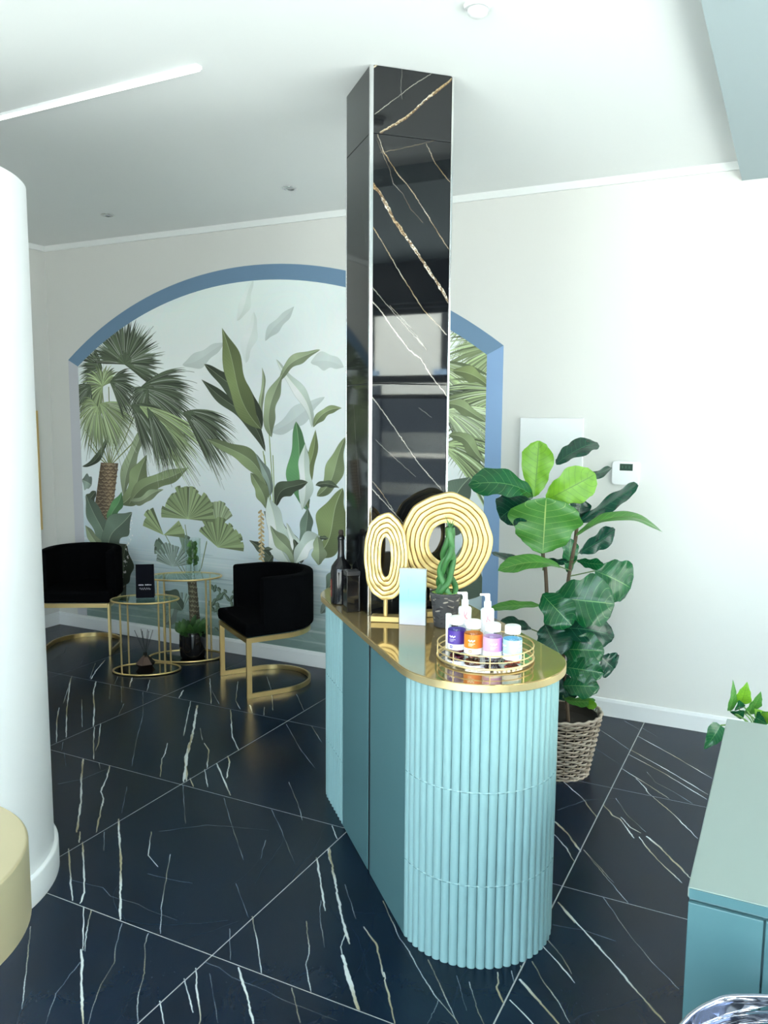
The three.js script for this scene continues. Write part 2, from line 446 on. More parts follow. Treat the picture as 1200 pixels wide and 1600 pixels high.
{
  const X0 = -5.663, X1 = -1.73, BAND = 0.112, CX = -3.697, CY = -0.262, R = 3.283, SPRING = 2.365, BOT = 0.117;
  const arc = (r, x0, x1, n = 48) => Array.from({ length: n + 1 }, (_, i) => { const x = x0 + (x1 - x0) * i / n; return new THREE.Vector2(x, CY + Math.sqrt(r * r - (x - CX) ** 2)); });
  const S = 5.2, TOP = 302, CW = Math.round(393.3 * S), CH = Math.round(290 * S);
  const px = (x) => x * S, py = (y) => (TOP - y) * S;
  const C = [[0, 0, 0], [100, 110, 74], [60, 68, 54], [84, 98, 86], [108, 119, 88], [122, 132, 106], [110, 122, 116], [76, 114, 76], [186, 196, 188]];
  const gain = (c, k) => { const u = Math.pow(Math.min(1, Math.pow(c / 255, 2.2) * k), 1 / 2.2); return u * 255; };
  const col = (c, f = 1, a = 1) => css(gain(c[0] * f, 1.75), gain(c[1] * f, 1.75), gain(c[2] * f, 1.75), a);
  const art = canvas(CW, CH, (g, w, h) => {
    const bg = g.createLinearGradient(0, 0, 0, h);
    for (const [t, c] of [[0, [186, 196, 192]], [0.3, [196, 202, 200]], [0.52, [194, 198, 200]], [0.66, [176, 184, 190]], [0.78, [164, 176, 182]], [0.9, [132, 148, 150]], [1, [98, 114, 110]]]) bg.addColorStop(t, col(c));
    g.fillStyle = bg; g.fillRect(0, 0, w, h);
    for (let i = 0; i < 60; i++) { const x = rnd(w), y = rnd(h * 0.9), r = rnd(80, 330), q = g.createRadialGradient(x, y, 0, x, y, r), l = rnd() < 0.55; q.addColorStop(0, l ? col([212, 216, 218], 1, 0.20) : col([150, 165, 172], 1, 0.20)); q.addColorStop(1, col([190, 196, 200], 1, 0)); g.fillStyle = q; g.fillRect(0, 0, w, h); }
    for (let i = 0; i < 90; i++) { const y = py(rnd(18, 82)), x = rnd(w), l = rnd(60, 420); g.fillStyle = rnd() < 0.5 ? col([205, 214, 218], 1, 0.22) : col([110, 128, 136], 1, 0.22); g.beginPath(); g.ellipse(x, y, l, rnd(1.5, 6), 0, 0, 7); g.fill(); }
    for (let i = 0; i < 40; i++) { const x = rnd(w), y = py(rnd(8, 34)), r = rnd(30, 90); g.fillStyle = col([72, 92, 80], 1, 0.12); g.beginPath(); g.ellipse(x, y, r * 2, r * 0.5, 0, 0, 7); g.fill(); }
    const leaf = ([bx, by, tx, ty, wd, bend, ci], ghost = 0) => {
      const x0 = px(bx), y0 = py(by), x1 = px(tx), y1 = py(ty), dx = x1 - x0, dy = y1 - y0, len = Math.hypot(dx, dy), nx = -dy / len, ny = dx / len, half = wd * S / 2, k = bend / 100;
      const mx = (x0 + x1) / 2 + nx * k * len, my = (y0 + y1) / 2 + ny * k * len, c = C[ci], ph = rnd(6), sw = len > 150 ? rnd(0.015, 0.05) * (k > 0 ? 1 : -1) : 0, L = [], Rr = [], mid = [], N = 30;
      for (let i = 0; i <= N; i++) {
        const t = i / N, a = (1 - t) * (1 - t), b = 2 * t * (1 - t), d = t * t, sway = sw * len * Math.sin(2 * PI * t), x = a * x0 + b * mx + d * x1 + nx * sway, y = a * y0 + b * my + d * y1 + ny * sway;
        const tx_ = 2 * (1 - t) * (mx - x0) + 2 * t * (x1 - mx), ty_ = 2 * (1 - t) * (my - y0) + 2 * t * (y1 - my), tl = Math.hypot(tx_, ty_) || 1, qx = -ty_ / tl, qy = tx_ / tl;
        const p = half * Math.pow(Math.sin(PI * Math.pow(t, 0.85)), 0.85), wl = 1 + 0.2 * Math.sin(t * 13 + ph), wr = 1 + 0.2 * Math.sin(t * 11 + ph + 2);
        mid.push([x, y]); L.push([x + qx * p * wl, y + qy * p * wl]); Rr.push([x - qx * p * wr, y - qy * p * wr]);
      }
      const poly = (A, B) => { g.beginPath(); A.forEach((q, i) => (i ? g.lineTo(...q) : g.moveTo(...q))); [...B].reverse().forEach((q) => g.lineTo(...q)); g.closePath(); };
      const al = ghost || 1, grad = (f0, f1) => { const q = g.createLinearGradient(x0, y0, x1, y1); q.addColorStop(0, col(c, f0 * 0.86, al)); q.addColorStop(0.5, col(c, f1, al)); q.addColorStop(1, col(c, f0 * 0.92, al)); return q; };
      poly(L, mid); g.fillStyle = grad(0.84, 0.92); g.fill(); poly(mid, Rr); g.fillStyle = grad(1.0, 1.16); g.fill();
      if (ghost) return;
      g.lineWidth = 1.2;
      for (let i = 3; i < N - 2; i++) for (const [A, f] of [[L, 0.7], [Rr, 1.28]]) { g.strokeStyle = col(c, f, 0.28); g.beginPath(); g.moveTo(...mid[i]); const e = A[Math.min(N, i + 4)]; g.lineTo(mid[i][0] + (e[0] - mid[i][0]) * 0.9, mid[i][1] + (e[1] - mid[i][1]) * 0.9); g.stroke(); }
      for (const A of [L, Rr]) { g.strokeStyle = col(c, 0.6, 0.4); g.lineWidth = 1.3; g.beginPath(); A.forEach((q, i) => (i ? g.lineTo(...q) : g.moveTo(...q))); g.stroke(); }
      g.strokeStyle = col([190, 200, 170], 1, 0.42); g.lineWidth = Math.max(1.2, wd * 0.10); g.beginPath(); mid.forEach((q, i) => (i ? g.lineTo(...q) : g.moveTo(...q))); g.stroke();
    };
    const fan = ([cx, cy, r0, a0, a1, n0, droop, ci, wd]) => {
      const r = r0 * 1.22, n = Math.round(n0 * 1.6), x = px(cx), y = py(cy), c = C[ci];
      for (let pass = 0; pass < 2; pass++) for (let i = 0; i < n; i++) {
        const a = (a0 + (a1 - a0) * (i + rnd(-0.35, 0.35)) / (n - 1)) * PI / 180, l = r * S * rnd(0.72, 1.08) * (pass ? 1 : 0.92), dr = droop / 100 * l, w0 = wd / 10 * S * (pass ? 0.5 : 0.95), L = [], Q = [];
        for (let k = 0; k <= 10; k++) { const t = k / 10, X = x + Math.cos(a) * l * t, Y = y + Math.sin(a) * l * t + dr * t * t, p = w0 * (t < 0.55 ? 0.35 + t : (1 - t) * 2.0), nx = -Math.sin(a), ny = Math.cos(a); L.push([X + nx * p, Y + ny * p]); Q.push([X - nx * p, Y - ny * p]); }
        const f = pass ? rnd(0.95, 1.55) : rnd(0.6, 0.95); g.fillStyle = col(c, f, pass ? 0.85 : 0.95);
        g.beginPath(); L.forEach((q, k) => (k ? g.lineTo(...q) : g.moveTo(...q))); Q.reverse().forEach((q) => g.lineTo(...q)); g.fill();
      }
      for (let i = 0; i < n; i++) { const a = (a0 + (a1 - a0) * rnd()) * PI / 180, l = r * S * rnd(0.6, 1.12); g.strokeStyle = rnd() < 0.45 ? col([214, 222, 205], 1, 0.55) : col(c, 0.55, 0.6); g.lineWidth = rnd(0.8, 2); g.beginPath(); g.moveTo(x + Math.cos(a) * l * 0.25, y + Math.sin(a) * l * 0.25 + droop / 100 * l * 0.06); g.quadraticCurveTo(x + Math.cos(a) * l * 0.7, y + Math.sin(a) * l * 0.7 + droop / 100 * l * 0.4, x + Math.cos(a) * l, y + Math.sin(a) * l + droop / 100 * l * 1.1); g.stroke(); }
    };
    const blades = ([cx, cy, r, a0, a1, n, ci, wd]) => {
      const x = px(cx), y = py(cy), c = C[ci];
      for (let i = 0; i < n; i++) {
        const a = (a0 + (a1 - a0) * (i + rnd(-0.2, 0.2)) / Math.max(1, n - 1)) * PI / 180, l = r * S * rnd(0.86, 1.06), w0 = wd / 10 * S * 0.82, cs = Math.cos(a), sn = Math.sin(a), nx = -sn, ny = cs;
        for (const [s, f] of [[1, rnd(0.75, 0.9)], [-1, rnd(1.02, 1.25)]]) { g.fillStyle = col(c, f); g.beginPath(); g.moveTo(x, y); g.lineTo(x + cs * l + nx * w0 * s, y + sn * l + ny * w0 * s); g.lineTo(x + cs * l * 1.02, y + sn * l * 1.02); g.closePath(); g.fill(); }
        g.strokeStyle = col(c, 1.5, 0.5); g.lineWidth = 1.2; g.beginPath(); g.moveTo(x, y); g.lineTo(x + cs * l, y + sn * l); g.stroke();
      }
    };
    const stroke = (pts, w, c, a = 1) => { g.strokeStyle = col(c, 1, a); g.lineWidth = w * S; g.lineCap = 'round'; g.beginPath(); pts.forEach(([x, y], i) => (i ? g.lineTo(px(x), py(y)) : g.moveTo(px(x), py(y)))); g.stroke(); };
    for (const q of [[126, 230, 168, 246, 12, 10, 6], [206, 246, 232, 270, 9, -5, 6], [246, 229, 274, 225, 12, -20, 6], [210, 178, 258, 204, 14, 5, 6], [180, 262, 196, 292, 10, 4, 8], [188, 230, 196, 268, 12, 0, 8]]) leaf(q, 0.30);
    // palm trunk at the left with its petioles and rings
    for (const [x, y] of [[16, 178], [22, 200], [30, 212], [38, 214], [46, 213], [56, 206], [66, 205], [78, 198], [20, 165], [92, 190]]) stroke([[44, 146], [(44 + x) / 2 + 1, (146 + y) / 2 - 3], [x, y]], 1.0, [104, 110, 74]);
    const trunk = (x0, y0, w0, x1, y1, w1, c, rings) => {
      const q = g.createLinearGradient(px(x0 - w0 / 2), 0, px(x0 + w0 / 2), 0); q.addColorStop(0, col(c, 0.7)); q.addColorStop(0.5, col(c, 1.1)); q.addColorStop(1, col(c, 0.65)); g.fillStyle = q;
      g.beginPath(); g.moveTo(px(x0 - w0 / 2), py(y0)); g.lineTo(px(x0 + w0 / 2), py(y0)); g.lineTo(px(x1 + w1 / 2), py(y1)); g.lineTo(px(x1 - w1 / 2), py(y1)); g.fill();
      for (let i = 0; i < rings * 2; i++) { const t = (i + 0.4) / rings / 2, x = x0 + (x1 - x0) * t, y = y0 + (y1 - y0) * t, hw = (w0 + (w1 - w0) * t) / 2; for (let k = 0; k < 3; k++) { const xa = x - hw * 0.95 + (k + (i % 2) * 0.5 + rnd(-0.12, 0.12)) * hw * 0.62, e = Math.min(hw * 0.5, x + hw - xa); if (e < 1) continue; stroke([[xa, y - 1.6], [xa + e * 0.5, y - 3.0 + rnd(-0.4, 0.4)], [xa + e, y - 1.4]], 1.1, [62, 50, 40], 0.55); stroke([[xa, y], [xa + e * 0.4, y - 1.0 + rnd(-0.5, 0.5)], [xa + e, y + rnd(-0.6, 0.6)]], 0.45, [176, 162, 136], 0.55); } }
    };
    trunk(54, 80, 14, 52, 30, 12, [62, 68, 58], 3);
    for (const q of MURAL_LEAVES.slice(0, 5)) leaf(q);
    trunk(44, 149, 20, 33, 98, 22, [112, 94, 74], 9);
    for (const f of MURAL_FANS) fan(f);
    for (const q of MURAL_LEAVES.slice(5, 12)) leaf(q);
    for (let i = 0; i < 34; i++) { const t = rnd(), x = 70 - 14 * t + rnd(-2, 2), y = 104 - 52 * t + rnd(-3, 3); g.fillStyle = col([222, 224, 220], 1, 0.85); g.beginPath(); g.arc(px(x), py(y), rnd(1.5, 5), 0, 7); g.fill(); }
    // small fan palm in the middle
    for (const [x, y] of [[125, 101], [104, 91], [147, 89], [112, 72], [147, 88], [133, 80]]) stroke([[131, 52], [(131 + x) / 2 + 2, (52 + y) / 2 - 3], [x, y]], 0.7, [96, 110, 84]);
    trunk(131, 56, 9, 134, 8, 12, [98, 94, 76], 6);
    for (const f of [9, 7, 6, 8, 5, 4, 3, 1, 2, 0]) blades(MURAL_BLADES[f]);
    // banana plant at the right
    for (const [x, y] of [[203, 163], [204, 160], [208, 188], [209, 172], [212, 160], [206, 150]]) stroke([[213, 100], [(213 + x) / 2 + 0.5, (100 + y) / 2], [x, y]], 0.8, [120, 132, 92]);
    for (const q of [18, 20, 21, 22, 17, 16, 15, 14, 13, 12].map((k) => MURAL_LEAVES[k])) leaf(q);
    for (const q of MURAL_LEAVES.slice(23)) leaf(q);
    for (let i = 0; i < 24; i++) { const y = 117 - i * 1.65; stroke([[200.5, y], [200.5 + (i % 2 ? 2 : -2), y - 1.6]], 1.7, i % 3 ? [168, 152, 118] : [140, 122, 92]); }
    for (let i = 0; i < 60; i++) { const x = rnd(150, 200), y = rnd(14, 50); leaf([x, y, x + rnd(-7, 7), y + rnd(2, 8), rnd(2, 4), 0, 3]); }
    // fronds reaching in from the right border
    for (const f of [[384, 262, 30, 60, 200, 18, 40, 4, 10], [396, 236, 44, 110, 235, 22, 30, 4, 16], [340, 226, 46, -8, 60, 22, 40, 4, 20], [345, 206, 44, -25, 55, 24, 35, 2, 18], [398, 205, 46, 120, 215, 20, 30, 4, 14], [352, 194, 40, -20, 50, 20, 40, 5, 16], [350, 170, 46, -30, 34, 14, 55, 4, 16]]) fan(f);
    for (const q of [[358, 221, 384, 210, 9, -20, 1], [352, 199, 383, 187, 8, -15, 4], [356, 178, 382, 160, 9, -22, 4], [340, 110, 372, 150, 26, 10, 3], [352, 60, 378, 108, 30, 12, 3], [336, 44, 352, 104, 30, -10, 6], [300, 30, 320, 96, 24, 10, 3], [270, 26, 292, 88, 26, 12, 6]]) leaf(q);
  });
  const t = texture(art);
  const inner = new THREE.Shape([new THREE.Vector2(X0 + BAND, BOT), new THREE.Vector2(X1 - BAND, BOT), ...arc(R - BAND, X1 - BAND, X0 + BAND)]);
  const flat = (shape, depth) => { const g = new THREE.ExtrudeGeometry(shape, { depth, bevelEnabled: false, curveSegments: 24 }); return g.translate(0, 0, ZB + 0.0006); };
  const mg = flat(inner, 0.0015), p = mg.attributes.position, uv = mg.attributes.uv;
  for (let i = 0; i < p.count; i++) uv.setXY(i, (p.getX(i) - X0) / 3.933, (p.getY(i) - 0.12) / 2.9);
  const root = thing('wall_mural', 'printed jungle wall mural of palms and banana leaves inside a blue arched frame', 'mural');
  mesh('mural_print', mg, mat(0xffffff, 0.75, 0, { map: t }), root);
  const topBand = new THREE.Shape([...arc(R, X0, X1), ...arc(R - BAND, X1 - BAND, X0 + BAND)]);
  const jamb = (xo, xi) => new THREE.Shape([[xo, BOT], [xi, BOT], [xi, CY + Math.sqrt((R - BAND) ** 2 - (xi - CX) ** 2)], [xo, SPRING]].map(([x, y]) => new THREE.Vector2(x, y)));
  mesh('arch_band', flat(topBand, 0.004), mat(lin(0.16, 0.27, 0.41), 0.6), root);
  const lj = mesh('jamb', flat(jamb(X0, X0 + BAND), 0.004), mat(lin(0.60, 0.60, 0.65), 0.6), root); lj.userData.label = 'pale lavender left jamb of the painted frame';
  const rj = mesh('jamb', flat(jamb(X1, X1 - BAND), 0.004), mat(lin(0.26, 0.41, 0.66), 0.6), root); rj.userData.label = 'light blue right jamb of the painted frame';
}

// ------------------------------------------------------------------ reception counter, turned 45 degrees to the room
const CO = [-1.386, 0, -3.154], HT = 1.03;                              // counter origin; local x across, local z towards the door
const counterPoint = (x, y, z) => [CO[0] + S2 * x + S2 * z, y, CO[2] - S2 * x + S2 * z];
const stadium = (r, l, n = 40) => { const p = []; for (let i = 0; i <= n; i++) { const a = PI + PI * i / n; p.push([r * Math.cos(a), l - r * Math.sin(a)]); } for (let i = 0; i <= n; i++) { const a = PI * i / n; p.push([r * Math.cos(a), -l - r * Math.sin(a)]); } return p; };
const plate = (pts, y0, y1, bevel = 0) => {                            // a slab with the outline pts ([x, z]) from y0 to y1
  const s = new THREE.Shape(pts.map(([x, z]) => new THREE.Vector2(x, -z)));
  const g = new THREE.ExtrudeGeometry(s, { depth: y1 - y0 - 2 * bevel, bevelEnabled: bevel > 0, bevelSize: bevel, bevelThickness: bevel, bevelOffset: -bevel, bevelSegments: 3 });
  return g.rotateX(-PI / 2).translate(0, y0 + bevel, 0);
};
{
  const c = thing('reception_counter', 'rounded teal reception counter with fluted ends and a glossy gold top', 'counter', CO, PI / 4);
  const R = 0.29, HL = 0.56, HB = 1.0, rib = 0.0158;
  mesh('body', plate(stadium(R - 0.018, HL, 32), 0.001, HB), M.tealLight, c);
  const rows = [[0.001, 0.302], [0.305, 0.639], [0.642, HB]], geos = rows.map(([a, b]) => new THREE.CylinderGeometry(rib, rib, b - a, 10, 1, false, -PI / 2 - 0.1, PI + 0.2).scale(1, 1, 0.85).translate(0, (a + b) / 2, 0));
  const rr = R - rib * 0.85, spots = [];
  const step = 0.0335;
  const nArc = Math.round(PI * R / step);
  for (let i = 0; i < nArc; i++) { const a = PI - PI * (i + 0.5) / nArc; spots.push([rr * Math.cos(a), HL + rr * Math.sin(a), Math.atan2(Math.cos(a), Math.sin(a))]); }
  const nSide = Math.round(2 * HL / step);
  for (let i = 0; i < nSide; i++) spots.push([rr, HL - 2 * HL * (i + 0.5) / nSide, PI / 2]);
  for (let i = 0; i < nArc; i++) { const a = -PI * (i + 0.5) / nArc; spots.push([rr * Math.cos(a), -HL + rr * Math.sin(a), Math.atan2(Math.cos(a), Math.sin(a))]); }
  for (let i = 0; i < 8; i++) spots.push([-rr, -HL + (i + 0.5) * 0.28 / 8, -PI / 2]);
  for (const [x, z, turn] of spots) for (const g of geos) { const m = mesh('flute', g, M.teal, c); m.position.set(x, 0, z); m.rotation.y = turn; }
  for (const y of [0.3035, 0.6405]) mesh('joint', plate(stadium(R - 0.0045, HL, 48), y - 0.0015, y + 0.0015), M.tealLight, c);
  mesh('door', rbox(0.022, HB - 0.004, 0.425, 0.002, -R + 0.011, HB / 2, 0.3595), M.tealDoorShaded, c);
  mesh('door', rbox(0.022, HB - 0.004, 0.396, 0.002, -R + 0.011, HB / 2, -0.081), M.tealDoorShaded, c);
  mesh('gap_shade_strip', box(0.016, HB - 0.006, 0.0285, -R + 0.0105, HB / 2, 0.1325), M.dark, c);  // near-flush dark strip, stands in for the shade in the door gap
  const top = mesh('counter_top', plate(stadium(0.312, HL, 48), HB + 0.0005, HT, 0.0025), M.goldTop, c);
  mesh('edge_band', ribbon(stadium(0.3128, HL, 48), 0.0008, HB + 0.003, HT - 0.003, true), M.goldSatin, top);
}

// ------------------------------------------------------------------ marble column standing on the counter
const COLUMN_VEINS = [
[31,0,73,3344,-17,3282,-186,3145],
[101,1,165,3334,41,3231,-49,3147,-161,3076],
[70,1,-171,3348,-203,3319],
[16,0,-67,3344,-74,3260,-66,3218],
[47,1,-173,3067,-149,3004,-87,2922,-37,2874,-4,2836,47,2768,99,2696,161,2616],
[155,1,-204,2881,-152,2819,-102,2734,-43,2663],
[140,0,-43,2663,33,2569,103,2480,160,2397],
[47,1,-208,2718,-134,2611,-67,2509,36,2368,149,2263],
[31,0,-206,2460,-140,2391,-57,2306,38,2212],
[23,1,77,3068,-80,3018,-161,2995],
[39,1,43,3053,86,2976,160,2900],
[23,1,-177,3045,-120,2933,-103,2876,-62,2842,-28,2785,31,2729],
[54,0,-207,2407,-142,2334,-91,2269,-24,2190,28,2157,74,2089,159,1993],
[27,0,-114,2375,-18,2285,57,2192],
[41,0,-208,2009,-139,1921,-72,1831,26,1698,135,1582],
[34,1,-207,1645,-152,1581,-92,1495],
[41,0,-206,1607,-92,1488,15,1369,141,1218],
[14,0,-175,1804,-123,1755,12,1641],
[14,0,23,1943,84,1902]
];
{
  const c = thing('marble_column', 'square black marble column with gold veins rising from the counter to the ceiling', 'column', counterPoint(-0.02, HT + 0.0005, -0.345), PI / 4);
  const W = 0.372, h = W / 2, H = CEIL - HT - 0.002, seams = [0, 2.045 - HT, 3.07 - HT, H], t = 0.012;
  mesh('core', box(W - 2 * t, H, W - 2 * t, 0, H / 2, 0), M.dark, c);
  const PX = 640;
  const ground = (g, w, hh) => { g.fillStyle = css(15, 17, 20); g.fillRect(0, 0, w, hh); for (let i = 0; i < 40; i++) { const x = rnd(w), y = rnd(hh), r = rnd(30, 130), q = g.createRadialGradient(x, y, 0, x, y, r); q.addColorStop(0, css(34, 34, 36, 0.25)); q.addColorStop(1, css(10, 12, 14, 0)); g.fillStyle = q; g.fillRect(0, 0, w, hh); } };
  const strand = (g, pts, w, gold) => {
    for (let i = 0; i + 1 < pts.length; i++) { const [x0, y0] = pts[i], [x1, y1] = pts[i + 1], n = Math.max(2, Math.round(Math.hypot(x1 - x0, y1 - y0) / 7)); let lx = x0, ly = y0; for (let k = 1; k <= n; k++) { const e = k === n ? 0 : 1, x = x0 + (x1 - x0) * k / n + rnd(-1, 1) * e * (0.8 + w * 0.12), y = y0 + (y1 - y0) * k / n + rnd(-1, 1) * e; const m = gold ? 0.5 + 0.5 * Math.sin(y * 0.021 + w) * Math.sin(y * 0.057) : 0; g.lineCap = 'round'; g.strokeStyle = css(204 - 58 * m, 196 - 78 * m, 182 - 104 * m, Math.min(1, 0.45 + w * 0.1)); g.lineWidth = Math.max(1.1, w * (0.85 + 0.18 * Math.sin(y * 0.043 + x * 0.1))); g.beginPath(); g.moveTo(lx, ly); g.lineTo(x, y); g.stroke(); lx = x; ly = y; } }
    if (w > 6) for (let i = 0; i < 260; i++) { const k = Math.floor(rnd(pts.length - 1)), u = rnd(), x = pts[k][0] + (pts[k + 1][0] - pts[k][0]) * u + rnd(-w, w) * 0.4, y = pts[k][1] + (pts[k + 1][1] - pts[k][1]) * u; g.fillStyle = css(86, 64, 40, 0.8); g.fillRect(x, y, rnd(1, 3.5), rnd(1, 3.5)); }
  };
  const fw = Math.round(W * PX), fh = Math.round(H * PX), toX = (x) => (x / 1000 + 0.02 + h) * PX, toY = (y) => fh - (y / 1000 - HT) * PX;
  const front = texture(canvas(fw, fh, (g, w, hh) => { ground(g, w, hh); for (const v of COLUMN_VEINS) { const p = []; for (let k = 2; k < v.length; k += 2) p.push([toX(v[k]), toY(v[k + 1])]); strand(g, p, v[0] / 10000 * PX, v[1]); } for (let i = 0; i < 14; i++) { const x = rnd(w), y = rnd(hh); g.strokeStyle = css(120, 110, 100, 0.16); g.lineWidth = 1; g.beginPath(); g.moveTo(x, y); g.lineTo(x + rnd(10, 60), y + rnd(30, 130)); g.stroke(); } }));
  const sides = texture(canvas(fw, fh, (g, w, hh) => { ground(g, w, hh); for (const [x, y, dx, dy, q] of [[0.3, 0.56, 0.35, 0.22, 2], [0.05, 0.62, 0.6, 0.2, 1.2], [0.6, 0.2, 0.3, 0.12, 1.4], [0.75, 0.7, 0.2, 0.1, 1.2], [0.15, 0.86, 0.5, 0.07, 1.4]]) strand(g, [[x * w, y * hh], [(x + dx * 0.45) * w, (y + dy * 0.5) * hh], [(x + dx) * w, (y + dy) * hh]], q, 0); }));
  const fm = phys(0xffffff, 0.03, 0, { map: front, ior: 1.62 }), sm = phys(0xffffff, 0.05, 0, { map: sides, ior: 1.6 });
  for (let f = 0; f < 4; f++) for (let i = 0; i < 3; i++) {
    const y0 = seams[i] + (i ? 0.001 : 0), y1 = seams[i + 1] - (i < 2 ? 0.001 : 0), w = W - 0.022;
    const g = rbox(w, y1 - y0, t - 0.001, 0.0015, 0, (y0 + y1) / 2, h - t / 2, 2), p = g.attributes.position, uv = g.attributes.uv;
    for (let k = 0; k < p.count; k++) uv.setXY(k, (p.getX(k) + h) / W, p.getY(k) / H);
    g.rotateY(f * PI / 2);
    mesh('marble_panel', g, f ? sm : fm, c);
  }
  for (const [x, z, w] of [[-1, 1, 0.0155], [1, 1, 0.0095], [-1, -1, 0.0095], [1, -1, 0.0095]]) mesh('corner_trim', rbox(w, H, w, 0.002, x * (h - w * 0.45), H / 2, z * (h - w * 0.45)), M.steel, c);
}

// ------------------------------------------------------------------ things on the counter
const CT = HT + 0.001;
const onCounter = (x, z) => counterPoint(x, CT, z);
// gold ring sculptures with carved concentric grooves
function ringSculpture(label, x, z, turn, [a, b, ia, ib, sq], cy, ridges, baseW, wob) {
  const o = thing('gold_sculpture', label, 'sculpture', onCounter(x, z), PI / 4 + turn);
  const N = 120, prof = [], P = [], idx = [], D = 0.011;
  for (let k = 0; k < ridges; k++) for (const [u, d] of [[0.0, 0.001], [0.05, 0.0085], [0.13, D], [0.80, D * 0.95], [0.90, 0.0085], [0.95, 0.001]]) prof.push([(k + u) / ridges, d]);
  prof.push([1, 0.004]); const full = [...prof, ...[...prof].reverse().map(([u, d]) => [u, -d])], Q = full.length;
  const sup = (t, A, B) => { const c = Math.cos(t), s = Math.sin(t), e = 2 / sq; return [A * Math.sign(c) * Math.pow(Math.abs(c), e), B * Math.sign(s) * Math.pow(Math.abs(s), e)]; };
  for (let i = 0; i < N; i++) {
    const t = i / N * 2 * PI, w = 1 + wob * (Math.sin(5 * t + 1) * 0.45 + Math.sin(8 * t + 2.2) * 0.45 + Math.sin(14 * t) * 0.25), [ox, oy] = sup(t, a * w, b * w), [ix, iy] = sup(t, ia * (1 + wob * Math.sin(4 * t)), ib);
    for (const [u, d] of full) P.push(ix + (ox - ix) * u, cy + iy + (oy - iy) * u, d + 0.0012 * Math.sin(7 * t + u * 9));
  }
  for (let i = 0; i < N; i++) for (let q = 0; q < Q; q++) { const A = i * Q + q, B = i * Q + (q + 1) % Q, C2 = ((i + 1) % N) * Q + (q + 1) % Q, D2 = ((i + 1) % N) * Q + q; idx.push(A, D2, B, B, D2, C2); }
  const g = new THREE.BufferGeometry(); g.setAttribute('position', new THREE.Float32BufferAttribute(P, 3)); g.setIndex(idx); g.computeVertexNormals();
  mesh('ring', g, M.goldLeaf, o);
  mesh('stem', rod(V(0, 0.024, 0), V(0, cy - b + 0.004, 0), 0.0095, 14), M.goldLeaf, o);
  mesh('base', rbox(baseW, 0.024, 0.055, 0.003, 0, 0.012, 0), M.goldLeaf, o);
}
ringSculpture('narrow oval gold ring sculpture with grooves on a short stem and bar base', -0.164, -0.04, -0.45, [0.094, 0.187, 0.021, 0.085, 2.25], 0.279, 5, 0.122, 0.025);
ringSculpture('large round gold ring sculpture with carved grooves behind the braided plant', 0.118, -0.055, -0.22, [0.206, 0.219, 0.075, 0.086, 2.0], 0.327, 6, 0.17, 0.022);
{ // slim pack standing upright
  const t = texture(canvas(256, 544, (g, w, h) => {
    const q = g.createLinearGradient(0, 0, 0, h); q.addColorStop(0, css(160, 192, 216)); q.addColorStop(0.55, css(132, 184, 206)); q.addColorStop(0.72, css(172, 192, 208)); q.addColorStop(1, css(206, 202, 212)); g.fillStyle = q; g.fillRect(0, 0, w, h);
    g.fillStyle = css(120, 160, 178, 0.75); for (let i = 0; i < 7; i++) g.fillRect(84, 190 + i * 9, 11, 6.5); g.fillRect(84, 266, 11, 9);
    g.fillStyle = css(140, 180, 196, 0.5); g.fillRect(80, 72, 9, 74); g.fillRect(102, 72, 9, 74); g.fillRect(118, 72, 6, 74); g.fillRect(106, 190, 5, 90);
  }));
  const o = thing('product_box', 'slim upright pack fading from pale blue to white beside the oval sculpture', 'box', onCounter(-0.079, 0.060), PI / 4 - 0.54);
  const g = new THREE.BoxGeometry(0.112, 0.239, 0.026).translate(0, 0.1195, -0.013);
  mesh('carton', g, [mat(lin(0.55, 0.66, 0.74), 0.4), mat(lin(0.66, 0.72, 0.76), 0.4), mat(lin(0.7, 0.75, 0.8), 0.4), mat(lin(0.7, 0.75, 0.8), 0.4), mat(0xffffff, 0.35, 0, { map: t }), mat(lin(0.7, 0.75, 0.8), 0.4)], o);
}
